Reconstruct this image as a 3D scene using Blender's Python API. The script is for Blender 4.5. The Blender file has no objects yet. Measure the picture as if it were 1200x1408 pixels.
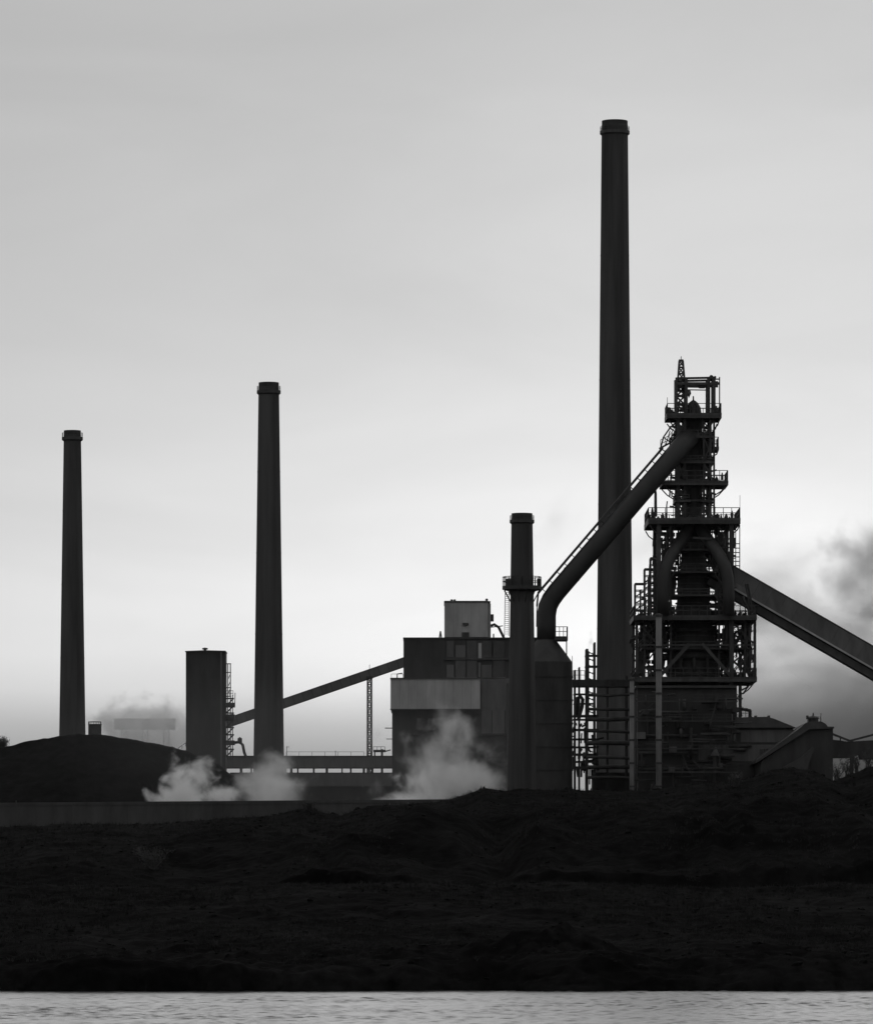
import bpy, math, random
import numpy as np
from mathutils import Vector

sc = bpy.context.scene
R = math.radians
random.seed(7)
rng = np.random.RandomState(11)

# ------------------------------------------------------------------ camera
FPX = 7000.0            # focal length in photo pixels (photo is 1200 px wide)
HY = 1230.0             # photo row of the eye level
CZ = 10.0               # eye height above the water
cam = bpy.data.cameras.new('camera')
cam.sensor_fit = 'HORIZONTAL'
cam.sensor_width = 36.0
cam.lens = 36.0 * FPX / 1200.0
cam.shift_y = (HY - 704.0) / 1200.0
cam.clip_start = 1.0
cam.clip_end = 20000.0
camo = bpy.data.objects.new('camera', cam)
camo.location = (0, 0, CZ)
camo.rotation_euler = (math.pi / 2, 0, 0)
sc.collection.objects.link(camo)
sc.camera = camo

# ------------------------------------------------------------------ sky
SUN_EL, SUN_AZ = R(3.0), R(4.6)
world = bpy.data.worlds.new('World')
sc.world = world
world.use_nodes = True
nt = world.node_tree
bg = nt.nodes['Background']
sky = nt.nodes.new('ShaderNodeTexSky')
sky.sky_type = 'NISHITA'
sky.sun_disc = False
sky.sun_elevation = SUN_EL
sky.sun_rotation = SUN_AZ
sky.dust_density = 1.0
sky.air_density = 1.0
bw = nt.nodes.new('ShaderNodeRGBToBW')          # the photograph is black and white
nt.links.new(sky.outputs[0], bw.inputs[0])
tc = nt.nodes.new('ShaderNodeTexCoord')
mp = nt.nodes.new('ShaderNodeMapping')
mp.inputs['Scale'].default_value = (9, 9, 30)
nz = nt.nodes.new('ShaderNodeTexNoise')         # thin stratus over the whole sky
nz.inputs['Scale'].default_value = 1.0
nz.inputs['Detail'].default_value = 5
nz.inputs['Distortion'].default_value = 0.6
nt.links.new(tc.outputs['Generated'], mp.inputs[0])
nt.links.new(mp.outputs[0], nz.inputs[0])
mr = nt.nodes.new('ShaderNodeMapRange')
mr.inputs[1].default_value = 0.25
mr.inputs[2].default_value = 0.75
mr.inputs[3].default_value = 0.87
mr.inputs[4].default_value = 1.12
nt.links.new(nz.outputs[0], mr.inputs[0])
mu = nt.nodes.new('ShaderNodeMath')
mu.operation = 'MULTIPLY'
nt.links.new(bw.outputs[0], mu.inputs[0])
nt.links.new(mr.outputs[0], mu.inputs[1])
# thickening smog towards the horizon, all the way round
sp = nt.nodes.new('ShaderNodeSeparateXYZ')
nt.links.new(tc.outputs['Generated'], sp.inputs[0])
mz = nt.nodes.new('ShaderNodeMapRange')
mz.inputs[2].default_value = 0.2
nt.links.new(sp.outputs['Z'], mz.inputs[0])
cr = nt.nodes.new('ShaderNodeValToRGB')
SMOG = [(0.0, .05), (.026, .10), (.033, .24), (.040, .45), (.047, .545), (.055, .575), (.066, .58), (.09, .55), (.118, .53), (.176, .57)]
el = cr.color_ramp.elements
while len(el) < len(SMOG):
    el.new(0.5)
for e_, (p_, v_) in zip(el, SMOG):
    e_.position = p_ / 0.2
    e_.color = (v_, v_, v_, 1)
nt.links.new(mz.outputs[0], cr.inputs[0])
mu2 = nt.nodes.new('ShaderNodeMath')
mu2.operation = 'MULTIPLY'
nt.links.new(mu.outputs[0], mu2.inputs[0])
nt.links.new(cr.outputs[0], mu2.inputs[1])
veil = nt.nodes.new('ShaderNodeMath')            # even overcast veil over the whole sky
veil.operation = 'ADD'
vr = nt.nodes.new('ShaderNodeMapRange')          # brighter overhead, as under any overcast
vr.interpolation_type = 'SMOOTHSTEP'
vr.inputs[1].default_value = 0.14
vr.inputs[2].default_value = 0.65
vr.inputs[3].default_value = 0.26 / 0.0515
vr.inputs[4].default_value = 0.44 / 0.0515
nt.links.new(sp.outputs['Z'], vr.inputs[0])
nt.links.new(vr.outputs[0], veil.inputs[1])
nt.links.new(mu2.outputs[0], veil.inputs[0])
nt.links.new(veil.outputs[0], bg.inputs[0])
bg.inputs[1].default_value = 0.0515

sun = bpy.data.lights.new('sun', 'SUN')
sun.energy = 0.3
sun.angle = R(30)
suno = bpy.data.objects.new('sun', sun)
sdir = Vector((math.sin(SUN_AZ) * math.cos(SUN_EL), math.cos(SUN_AZ) * math.cos(SUN_EL), math.sin(SUN_EL)))
suno.rotation_euler = sdir.to_track_quat('Z', 'Y').to_euler()
suno.location = sdir * 3000
sc.collection.objects.link(suno)

sc.view_settings.view_transform = 'Standard'
sc.view_settings.look = 'None'
sc.view_settings.exposure = 0.0
sc.view_settings.gamma = 1.0
sc.render.engine = 'CYCLES'
sc.cycles.max_bounces = 12
sc.cycles.diffuse_bounces = 2
sc.cycles.glossy_bounces = 3
sc.cycles.volume_bounces = 9
sc.cycles.transparent_max_bounces = 16
sc.cycles.volume_step_rate = 0.5
sc.cycles.use_denoising = True

# ------------------------------------------------------------------ helpers
def P(x, y, D):
    """the point at depth D that stands at photo column x, row y"""
    return Vector(((x - 600.0) * D / FPX, D, CZ + (HY - y) * D / FPX))


def mat(name, v, rough=0.7, var=0.25, scale=0.6, stretch=(1, 1, 1), objvar=0.0, rings=0.0, bump=0.0, metal=0.0, spec=0.3):
    m = bpy.data.materials.new(name)
    m.use_nodes = True
    t = m.node_tree
    b = t.nodes['Principled BSDF']
    b.inputs['Roughness'].default_value = rough
    b.inputs['Metallic'].default_value = metal
    b.inputs['Specular IOR Level'].default_value = spec
    co = t.nodes.new('ShaderNodeNewGeometry')
    ma = t.nodes.new('ShaderNodeMapping')
    ma.inputs['Scale'].default_value = stretch
    t.links.new(co.outputs['Position'], ma.inputs[0])
    n = t.nodes.new('ShaderNodeTexNoise')
    n.inputs['Scale'].default_value = scale
    n.inputs['Detail'].default_value = 6
    n.inputs['Roughness'].default_value = 0.62
    t.links.new(ma.outputs[0], n.inputs[0])
    r = t.nodes.new('ShaderNodeMapRange')
    r.inputs[1].default_value = 0.3
    r.inputs[2].default_value = 0.7
    r.inputs[3].default_value = v * (1 - var)
    r.inputs[4].default_value = v * (1 + var)
    t.links.new(n.outputs[0], r.inputs[0])
    out = r.outputs[0]
    if rings:
        w = t.nodes.new('ShaderNodeTexWave')
        w.wave_type = 'BANDS'
        w.bands_direction = 'Z'
        w.inputs['Scale'].default_value = rings
        w.inputs['Distortion'].default_value = 0.4
        w.inputs['Detail'].default_value = 3
        t.links.new(co.outputs['Position'], w.inputs[0])
        wr = t.nodes.new('ShaderNodeMapRange')
        wr.inputs[3].default_value = 0.95
        wr.inputs[4].default_value = 1.03
        t.links.new(w.outputs['Fac'], wr.inputs[0])
        k = t.nodes.new('ShaderNodeMath')
        k.operation = 'MULTIPLY'
        t.links.new(out, k.inputs[0])
        t.links.new(wr.outputs[0], k.inputs[1])
        out = k.outputs[0]
    if objvar:
        oi = t.nodes.new('ShaderNodeObjectInfo')
        orr = t.nodes.new('ShaderNodeMapRange')
        orr.inputs[3].default_value = 1 - objvar
        orr.inputs[4].default_value = 1 + objvar
        t.links.new(oi.outputs['Random'], orr.inputs[0])
        k = t.nodes.new('ShaderNodeMath')
        k.operation = 'MULTIPLY'
        t.links.new(out, k.inputs[0])
        t.links.new(orr.outputs[0], k.inputs[1])
        out = k.outputs[0]
    t.links.new(out, b.inputs['Base Color'])
    if bump:
        bp = t.nodes.new('ShaderNodeBump')
        bp.inputs['Strength'].default_value = bump
        bp.inputs['Distance'].default_value = 0.3
        t.links.new(n.outputs[0], bp.inputs['Height'])
        t.links.new(bp.outputs[0], b.inputs['Normal'])
    return m


M = {}
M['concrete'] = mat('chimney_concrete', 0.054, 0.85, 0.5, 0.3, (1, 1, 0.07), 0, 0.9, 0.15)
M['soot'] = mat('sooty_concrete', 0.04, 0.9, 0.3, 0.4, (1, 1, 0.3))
M['steel'] = mat('dark_steel', 0.048, 0.6, 0.4, 0.7, (1, 1, 0.4), 0.25)
M['rust'] = mat('rusty_steel', 0.046, 0.75, 0.45, 0.5, (1, 1, 0.3), 0.25)
M['pipe'] = mat('painted_pipe', 0.035, 0.55, 0.3, 0.3, (1, 1, 0.3), 0.15)
M['pale_pipe'] = mat('pale_pipe', 0.135, 0.6, 0.3, 0.8, (1, 1, 0.3), 0.1)
M['clad_dark'] = mat('dark_cladding', 0.04, 0.7, 0.35, 0.35, (1, 1, 0.3), 0.06)
M['clad_mid'] = mat('grey_cladding', 0.105, 0.65, 0.3, 0.4, (1, 1, 0.3), 0.07)
M['clad_pale'] = mat('pale_cladding', 0.36, 0.6, 0.25, 0.3, (1, 1, 0.3), 0.03)
M['roof'] = mat('roof_sheet', 0.05, 0.7, 0.3, 0.4, (1, 1, 1), 0.15)
M['wall'] = mat('wall_concrete', 0.055, 0.85, 0.35, 0.3, (1, 1, 0.25), 0.12, 0, 0.2)
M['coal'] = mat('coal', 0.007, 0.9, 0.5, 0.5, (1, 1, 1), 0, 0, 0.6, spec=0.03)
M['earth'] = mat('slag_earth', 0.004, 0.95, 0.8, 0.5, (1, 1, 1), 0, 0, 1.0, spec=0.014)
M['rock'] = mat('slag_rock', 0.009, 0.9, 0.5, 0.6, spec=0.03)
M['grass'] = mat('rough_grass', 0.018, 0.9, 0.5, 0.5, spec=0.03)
M['bark'] = mat('shrub_bark', 0.06, 0.9, 0.3, 2.0)
M['leaf'] = mat('dark_foliage', 0.05, 0.8, 0.4, 1.5)
def patches(m, lo, hi, scale):
    t = m.node_tree
    b = t.nodes['Principled BSDF']
    src = b.inputs['Base Color'].links[0].from_socket
    g = t.nodes.new('ShaderNodeNewGeometry')
    n = t.nodes.new('ShaderNodeTexNoise')
    n.inputs['Scale'].default_value = scale
    n.inputs['Detail'].default_value = 7
    n.inputs['Roughness'].default_value = .6
    t.links.new(g.outputs['Position'], n.inputs[0])
    r = t.nodes.new('ShaderNodeMapRange')
    r.inputs[1].default_value = .36
    r.inputs[2].default_value = .64
    r.inputs[3].default_value = lo
    r.inputs[4].default_value = hi
    t.links.new(n.outputs[0], r.inputs[0])
    k = t.nodes.new('ShaderNodeMath')
    k.operation = 'MULTIPLY'
    t.links.new(src, k.inputs[0])
    t.links.new(r.outputs[0], k.inputs[1])
    t.links.new(k.outputs[0], b.inputs['Base Color'])


patches(M['earth'], .45, 1.9, .06)
patches(M['grass'], .5, 1.7, .08)
M['glass'] = mat('window_glass', 0.03, 0.15, 0.3, 0.5, spec=0.6)


class MB:
    def __init__(self):
        self.v, self.f = [], []

    def add(self, vs, fs):
        o = len(self.v)
        self.v += [tuple(p) for p in vs]
        self.f += [tuple(i + o for i in f) for f in fs]
        return self

    def box(self, a, b):
        x0, y0, z0 = (min(a[i], b[i]) for i in range(3))
        x1, y1, z1 = (max(a[i], b[i]) for i in range(3))
        return self.add([(x0, y0, z0), (x1, y0, z0), (x1, y1, z0), (x0, y1, z0), (x0, y0, z1), (x1, y0, z1), (x1, y1, z1), (x0, y1, z1)],
                        [(0, 3, 2, 1), (4, 5, 6, 7), (0, 1, 5, 4), (1, 2, 6, 5), (2, 3, 7, 6), (3, 0, 4, 7)])

    def beam(self, p0, p1, w, h=None):
        p0, p1 = Vector(p0), Vector(p1)
        h = h or w
        d = (p1 - p0).normalized()
        up = Vector((0, 0, 1)) if abs(d.z) < 0.95 else Vector((0, 1, 0))
        s = d.cross(up).normalized()
        u = s.cross(d)
        vs = []
        for p in (p0, p1):
            for a, b in ((-1, -1), (1, -1), (1, 1), (-1, 1)):
                vs.append(p + s * (a * w / 2) + u * (b * h / 2))
        return self.add(vs, [(0, 3, 2, 1), (4, 5, 6, 7), (0, 1, 5, 4), (1, 2, 6, 5), (2, 3, 7, 6), (3, 0, 4, 7)])

    def tube(self, pts, r, n=12):
        pts = [Vector(p) for p in pts]
        rs = r if isinstance(r, (list, tuple)) else [r] * len(pts)
        vs, fs = [], []
        ref = None
        for i, p in enumerate(pts):
            d = (pts[min(i + 1, len(pts) - 1)] - pts[max(i - 1, 0)]).normalized()
            if ref is None:
                ref = Vector((0, 1, 0)) if abs(d.y) < 0.9 else Vector((1, 0, 0))
            s = d.cross(ref).normalized()
            u = s.cross(d)
            ref = u
            for k in range(n):
                a = 2 * math.pi * k / n
                vs.append(p + (s * math.cos(a) + u * math.sin(a)) * rs[i])
        for i in range(len(pts) - 1):
            for k in range(n):
                k2 = (k + 1) % n
                fs.append((i * n + k, i * n + k2, (i + 1) * n + k2, (i + 1) * n + k))
        fs.append(tuple(range(n - 1, -1, -1)))
        fs.append(tuple((len(pts) - 1) * n + k for k in range(n)))
        return self.add(vs, fs)

    def lathe(self, cx, cy, prof, n=48, close=False):
        vs, fs = [], []
        for r, z in prof:
            for k in range(n):
                a = 2 * math.pi * k / n
                vs.append((cx + r * math.cos(a), cy + r * math.sin(a), z))
        m = len(prof)
        for i in range(m if close else m - 1):
            j = (i + 1) % m
            for k in range(n):
                k2 = (k + 1) % n
                fs.append((i * n + k, i * n + k2, j * n + k2, j * n + k))
        return self.add(vs, fs)

    def torus(self, c, Rr, r, n=40, m=8):
        prof = [(Rr + r * math.cos(2 * math.pi * i / m), c[2] + r * math.sin(2 * math.pi * i / m)) for i in range(m)]
        return self.lathe(c[0], c[1], prof, n, True)

    def prism(self, poly, y0, y1):
        n = len(poly)
        vs = [(x, y0, z) for x, z in poly] + [(x, y1, z) for x, z in poly]
        fs = [tuple(range(n)), tuple(range(2 * n - 1, n - 1, -1))]
        for i in range(n):
            j = (i + 1) % n
            fs.append((i, i + n, j + n, j))
        return self.add(vs, fs)

    def rail(self, pts, h=1.7, step=1.7, t=0.11, mids=2):
        pts = [Vector(p) for p in pts]
        U = Vector((0, 0, 1))
        for a, b in zip(pts, pts[1:]):
            L = (b - a).length
            n = max(1, int(round(L / step)))
            for i in range(n + 1):
                q = a + (b - a) * (i / n)
                self.beam(q, q + U * h, t)
            for k in range(1, mids + 1):
                self.beam(a + U * (h * k / mids), b + U * (h * k / mids), t)
        return self

    def lattice(self, p0, p1, w0, w1=None, bay=2.0, t=0.16):
        """four-legged lattice mast from p0 up to p1"""
        p0, p1 = Vector(p0), Vector(p1)
        w1 = w1 if w1 is not None else w0
        n = max(2, int((p1 - p0).length / bay))
        rings = []
        for i in range(n + 1):
            f = i / n
            c = p0 + (p1 - p0) * f
            w = (w0 + (w1 - w0) * f) / 2
            rings.append([c + Vector((a * w, b * w, 0)) for a, b in ((-1, -1), (1, -1), (1, 1), (-1, 1))])
        for i in range(n):
            for k in range(4):
                k2 = (k + 1) % 4
                self.beam(rings[i][k], rings[i + 1][k], t * 1.4)
                self.beam(rings[i + 1][k], rings[i + 1][k2], t)
                a, b = (k, k2) if i % 2 else (k2, k)
                self.beam(rings[i][a], rings[i + 1][b], t)
        return self


def finish(me, m, smooth):
    if m:
        me.materials.append(M[m] if isinstance(m, str) else m)
    if smooth:
        for p in me.polygons:
            p.use_smooth = len(p.vertices) <= 4
    me.update()


def tag(o, label=None, cat=None, group=None, kind=None):
    if label: o['label'] = label
    if cat: o['category'] = cat
    if group: o['group'] = group
    if kind: o['kind'] = kind
    return o


def mesh_obj(name, v, f, m, smooth=False, org=(0, 0, 0)):
    me = bpy.data.meshes.new(name)
    ox, oy, oz = org
    me.from_pydata([(a - ox, b - oy, c - oz) for a, b, c in v], [], f)
    finish(me, m, smooth)
    o = bpy.data.objects.new(name, me)
    sc.collection.objects.link(o)
    return o


class Thing:
    def __init__(self, name, label, cat, base, group=None):
        self.o = bpy.data.objects.new(name, None)
        self.o.location = base
        self.org = tuple(base)
        sc.collection.objects.link(self.o)
        tag(self.o, label, cat, group)

    def part(self, name, mb, m, parent=None, smooth=False, label=None):
        o = mesh_obj(name, mb.v, mb.f, m, smooth, self.org)
        o.parent = parent or self.o
        if label: o['label'] = label
        return o

    def link_copy(self, src, off, parent=None):
        c = src.copy()
        sc.collection.objects.link(c)
        c.parent = parent or self.o
        c.location = src.location + Vector(off)
        return c


def fbm(x, y, seed=0, oct=5, gain=0.5):
    """value noise, about -1..1"""
    r = np.random.RandomState(seed)
    T = r.rand(256, 256) * 2 - 1
    out = np.zeros_like(x, dtype=float)
    a, f, tot = 1.0, 1.0, 0.0
    for o in range(oct):
        u, v = x * f + 17.3 * o, y * f + 9.1 * o
        i, j = np.floor(u).astype(int), np.floor(v).astype(int)
        fu, fv = u - i, v - j
        fu, fv = fu * fu * (3 - 2 * fu), fv * fv * (3 - 2 * fv)
        i0, i1, j0, j1 = i % 256, (i + 1) % 256, j % 256, (j + 1) % 256
        out += a * ((T[i0, j0] * (1 - fu) + T[i1, j0] * fu) * (1 - fv) + (T[i0, j1] * (1 - fu) + T[i1, j1] * fu) * fv)
        tot += a
        a *= gain
        f *= 2.03
    return out / tot


def grid_mesh(name, xs, ys, Z, m, smooth=True):
    nx, ny = len(xs), len(ys)
    XX, YY = np.meshgrid(xs, ys)
    co = np.stack([XX, YY, Z], -1).reshape(-1, 3)
    idx = np.arange(nx * ny).reshape(ny, nx)
    q = np.stack([idx[:-1, :-1], idx[:-1, 1:], idx[1:, 1:], idx[1:, :-1]], -1).reshape(-1, 4)
    me = bpy.data.meshes.new(name)
    me.vertices.add(len(co))
    me.vertices.foreach_set('co', co.ravel())
    me.loops.add(q.size)
    me.loops.foreach_set('vertex_index', q.ravel())
    me.polygons.add(len(q))
    me.polygons.foreach_set('loop_start', np.arange(0, q.size, 4))
    me.polygons.foreach_set('use_smooth', np.ones(len(q), bool) if smooth else np.zeros(len(q), bool))
    me.materials.append(M[m] if isinstance(m, str) else m)
    me.update(calc_edges=True)
    me.validate()
    o = bpy.data.objects.new(name, me)
    sc.collection.objects.link(o)
    return o


GZ = 14.0       # level of the works yard
DF = 1000.0     # depth of the blast furnace

# ------------------------------------------------------------------ ground
SKY_X = [-400, -200, 0, 100, 200, 300, 370, 400, 425, 447, 470, 490, 520, 560, 600, 640, 665, 690, 720, 760, 800, 850, 900, 940, 1000, 1030, 1060, 1090, 1125, 1145, 1160, 1180, 1200, 1260, 1400]
SKY_Y = [1140, 1136, 1137, 1134, 1134, 1127, 1123, 1117, 1112, 1119, 1122, 1115, 1109, 1107, 1104, 1093, 1084, 1089, 1087, 1088, 1089, 1088, 1088, 1083, 1078, 1072, 1062, 1057, 1063, 1074, 1072, 1064, 1055, 1040, 1050]


def ground_z(X, Y):
    X = np.asarray(X, float)
    Y = np.asarray(Y, float)
    crest = CZ + (HY - np.interp(600 + X * FPX / 800.0, SKY_X, SKY_Y)) * 800.0 / FPX
    wob = fbm(X / 45, Y / 200 + 3, 5, 3) * 9 + fbm(X / 6, Y / 60, 6, 3) * 1.6
    Yw = Y + np.clip((Y - 575) / 60, 0, 1) * np.clip((790 - Y) / 60, 0, 1) * wob
    shore = fbm(X / 15, X * 0 + 2, 8, 3) * 5.0 + fbm(X / 3.2, X * 0 + 7, 9, 3) * 1.6
    Ys = Yw - shore * np.clip((575 - Y) / 40, 0, 1)
    xs = 600 + X * FPX / 690.0
    scarp = np.interp(xs, [-200, 150, 380, 430, 560, 690, 760, 1000, 1300], [.9, 1.0, 1.3, 3.0, 2.4, 1.5, 2.6, 3.2, 3.4]) * (1 + .35 * fbm(X / 4, X * 0 + 4, 12, 3))
    low = np.interp(Ys, [-400, 12, 40, 500, 521, 525.0, 526.2, 529, 560, 600, 642, 652, 668, 689],
                    [8.4, 8.4, -3, -3, -1.0, -0.2, 1.3, 1.9, 3.6, 6.6, 10.5, 10.6, 9.4, 9.9])
    lip = fbm(X / 13, Y / 7 + 11, 14, 5, .6)
    low = low + np.where(Ys > 525.5, 1, 0) * np.clip((575 - Ys) / 40, 0, 1) * np.clip(lip * 2.6, -1.0, 2.2)
    zs_ = 9.9 + scarp
    t = np.clip((Yw - 690.5) / (800 - 690.5), 0, 1)
    face = t ** 0.85
    ramp = np.clip((Yw - 689) / 1.5, 0, 1)
    z = np.where(Yw < 689, low, np.where(Yw < 690.5, 9.9 + scarp * ramp, zs_ + (crest - zs_) * face))
    for xm, Ym, w, h in ((585, 738, 12, 5.0), (330, 745, 15, 2.8), (860, 735, 17, 4.2), (1045, 738, 15, 4.6), (110, 735, 18, 1.8), (735, 718, 8, 2.2), (470, 722, 7, 1.8), (960, 715, 9, 2.0), (1180, 725, 12, 2.4)):
        dd = np.hypot((X - (xm - 600) * Ym / FPX) / w, (Y - Ym) / (w * 2.2)) * (1 + .25 * fbm(X / 5, Y / 9, 15, 3))
        z = z + h * np.clip(1 - dd, 0, 1)
    back = np.clip((Y - 806) / 70, 0, 1)
    back = back * back * (3 - 2 * back)
    z = z * (1 - back) + GZ * back
    # two gullies down the tipped face
    for xa, ya, xb, yb, w, dep in ((428, 1130, 448, 1208, 2.2, 2.2), (628, 1120, 702, 1224, 2.4, 3.0), (880, 1130, 800, 1200, 4, 1.2), (1100, 1100, 960, 1215, 5, 1.0)):
        for k in range(14):
            f = k / 13
            Yk = 792 - 92 * f
            Xk = (xa + (xb - xa) * f - 600) * Yk / FPX
            z = z - dep * 0.35 * (0.4 + f) * np.exp(-((X - Xk) ** 2 / w ** 2 + (Y - Yk) ** 2 / 25.0))
    land = np.clip((Y - 526) / 12, 0, 1) * np.clip((905 - Y) / 40, 0, 1)
    crestmask = 1 - 0.75 * np.exp(-((Y - 800) / 14.0) ** 2)
    z = z + land * crestmask * (fbm(X / 16, Y / 26, 1, 5, 0.55) * 1.5)
    z = z + land * (fbm(X / 2.4, Y / 3.2, 2, 4, 0.6) * 0.26 + np.abs(fbm(X / 5.5, Y / 7, 4, 3)) * 0.35)
    # tumbled hump at the water's edge and a slumped lip
    for xc, yc, w, h in ((745, 545, 6, 2.4), (800, 540, 5, 1.0), (490, 542, 7, 1.1), (90, 541, 8, 0.9)):
        Xc = (xc - 600) * yc / FPX
        z = z + h * np.exp(-((X - Xc) / w) ** 2 - ((Y - yc) / 9) ** 2) * (1 + 0.5 * fbm(X / 1.7, Y / 2, 21, 3))
    return z


def spaced(lo, a, b, hi, fine, grow=1.25):
    c = list(np.arange(a, b, fine))
    s, x = fine, c[-1]
    while x < hi:
        s *= grow
        x += s
        c.append(min(x, hi))
    s, x, l = fine, a, []
    while x > lo:
        s *= grow
        x -= s
        l.append(max(x, lo))
    return np.array(l[::-1] + c)


gx = spaced(-2500, -82, 82, 2500, 0.36)
gy = np.unique(np.concatenate([spaced(-300, 519, 560, 4800, 0.3), np.arange(519, 660, 0.45), np.arange(660, 830, 0.5), np.arange(830, 920, 3)]))
keep = np.concatenate([[True], np.diff(gy) > 0.2])
gy = gy[keep]
XX, YY = np.meshgrid(gx, gy)
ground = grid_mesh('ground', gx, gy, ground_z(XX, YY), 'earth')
tag(ground, 'dark slag and rough earth banks rising from the river to the works', kind='structure')

# ------------------------------------------------------------------ water
wx = spaced(-2500, -56, 56, 2500, 0.2, 1.3)
wy = np.unique(np.concatenate([spaced(30, 384, 529, 545, 0.34, 1.3)]))
XX, YY = np.meshgrid(wx, wy)
Z = np.zeros_like(XX)
for i in range(46):
    lam = 0.9 * (2.2 / 0.9) ** rng.rand()
    th = math.pi / 2 + rng.randn() * 0.55
    amp = 0.0042 * lam ** 0.9
    ph = rng.rand() * 6.283
    k = 2 * math.pi / lam
    Z += amp * np.sin(k * (XX * math.cos(th) + YY * math.sin(th)) + ph + fbm(XX / 9, YY / 9, 40 + i % 5, 2) * 1.5)
wind = 0.9 + 0.75 * fbm(XX / 26, YY / 22, 33, 4)
fade = np.clip((75 - np.abs(XX)) / 18, 0, 1) * np.clip((YY - 340) / 35, 0, 1)
Z *= wind * fade
wm = bpy.data.materials.new('river_water')
wm.use_nodes = True
t = wm.node_tree
b = t.nodes['Principled BSDF']
b.inputs['Base Color'].default_value = (0.012, 0.012, 0.012, 1)
b.inputs['Roughness'].default_value = 0.33
b.inputs['IOR'].default_value = 1.33
geo = t.nodes.new('ShaderNodeNewGeometry')
n1 = t.nodes.new('ShaderNodeTexNoise')
n1.inputs['Scale'].default_value = 1.8
n1.inputs['Detail'].default_value = 3
bp = t.nodes.new('ShaderNodeBump')
bp.inputs['Strength'].default_value = 0.25
bp.inputs['Distance'].default_value = 0.08
t.links.new(geo.outputs['Position'], n1.inputs[0])
t.links.new(n1.outputs[0], bp.inputs['Height'])
t.links.new(bp.outputs[0], b.inputs['Normal'])
water = grid_mesh('water', wx, wy, Z, wm)
tag(water, 'rippled grey river in front of the dark bank', kind='structure')

# ------------------------------------------------------------------ coal heap on the left
HX = [-500, -300, -150, -60, 0, 50, 100, 140, 180, 220, 255, 300, 340, 372]
HYv = [1120, 1050, 1020, 1030, 1030, 1019, 1012, 1011, 1017, 1026, 1034, 1052, 1085, 1125]
hx = np.arange(-160, -30, 0.5)
hy = np.arange(1020, 1150, 0.7)
XX, YY = np.meshgrid(hx, hy)
top = CZ + (HY - np.interp(600 + XX * FPX / 1080, HX, HYv)) * 1080 / FPX
sh = np.clip(1 - np.abs(YY - 1080) / 58, 0, 1)
sh = np.where(np.abs(YY - 1080) < 6, 1, np.clip((58 - np.abs(YY - 1080)) / 52, 0, 1) ** 0.9)
Z = 13.5 + (top - 13.5) * sh + fbm(XX / 7, YY / 9, 60, 4) * 0.5 * np.clip(sh * 3, 0, 1) + fbm(XX / 1.6, YY / 2, 61, 3) * 0.25 * np.clip(sh * 3, 0, 1)
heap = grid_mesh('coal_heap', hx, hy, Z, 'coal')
tag(heap, 'long rounded black coal heap below the leftmost chimney', kind='structure')

# ------------------------------------------------------------------ chimneys
def chimney(x, ytop, wtop, yref, wref, ygal, wgal, D, label):
    s = D / FPX
    X = (x - 600) * s
    z = lambda y: CZ + (HY - y) * s
    T = Thing('chimney', label, 'chimney', (X, D, GZ - 0.2), 'tall tapering chimneys of the works')
    slope = (wref - wtop) / (yref - ytop)
    rr = lambda y: 0.5 * s * (wtop + slope * (y - ytop))
    yb = HY - (GZ - 0.2 - CZ) / s
    N = 40
    yt = ytop + 6
    prof = [(rr(yb + (yt - yb) * i / N), z(yb + (yt - yb) * i / N)) for i in range(N + 1)]
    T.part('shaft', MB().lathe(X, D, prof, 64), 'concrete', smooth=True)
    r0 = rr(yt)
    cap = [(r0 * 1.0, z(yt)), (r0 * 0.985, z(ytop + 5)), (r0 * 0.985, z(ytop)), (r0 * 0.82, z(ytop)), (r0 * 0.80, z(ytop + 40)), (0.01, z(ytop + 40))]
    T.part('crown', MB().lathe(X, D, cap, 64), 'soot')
    rg = wgal * s / 2
    ri = rr(ygal) * 0.985
    g = T.part('gallery', MB().lathe(X, D, [(ri, z(ygal)), (rg, z(ygal)), (rg, z(ygal + 4)), (ri, z(ygal + 6))], 48, True), 'steel')
    m = MB()
    h = 0.95 * 6 * s
    for k in range(18):
        a = 2 * math.pi * k / 18
        p = Vector((X + (rg - .08) * math.cos(a), D + (rg - .08) * math.sin(a), z(ygal)))
        m.beam(p, p + Vector((0, 0, h)), 0.07)
    m.torus((X, D, z(ygal) + h), rg - .08, 0.04, 48, 6)
    m.torus((X, D, z(ygal) + h * .5), rg - .08, 0.03, 48, 6)
    T.part('railing', m, 'steel', g)
    src = None
    for k in range(1, 6):
        y = yb + (ygal - yb) * k / 6
        T.part('steel_band', MB().lathe(X, D, [(rr(y) - .02, z(y) - .15), (rr(y) + .025, z(y) - .15), (rr(y) + .025, z(y) + .15), (rr(y) - .02, z(y) + .15)], 48, True), 'concrete')
    # ladder on the river side, a little off to the right
    m = MB()
    a = R(-62)
    pts = []
    for i in range(41):
        y = yb + (ygal - yb) * i / 40
        pts.append(Vector((X + (rr(y) + .22) * math.cos(a), D + (rr(y) + .22) * math.sin(a), z(y))))
    side = Vector((-math.sin(a), math.cos(a), 0)) * 0.28
    for p, q in zip(pts, pts[1:]):
        m.beam(p - side, q - side, 0.07)
        m.beam(p + side, q + side, 0.07)
        for j in range(6):
            c = p + (q - p) * (j / 6)
            m.beam(c - side, c + side, 0.05)
    T.part('ladder', m, 'concrete')
    return T, X, D, z, rr


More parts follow.
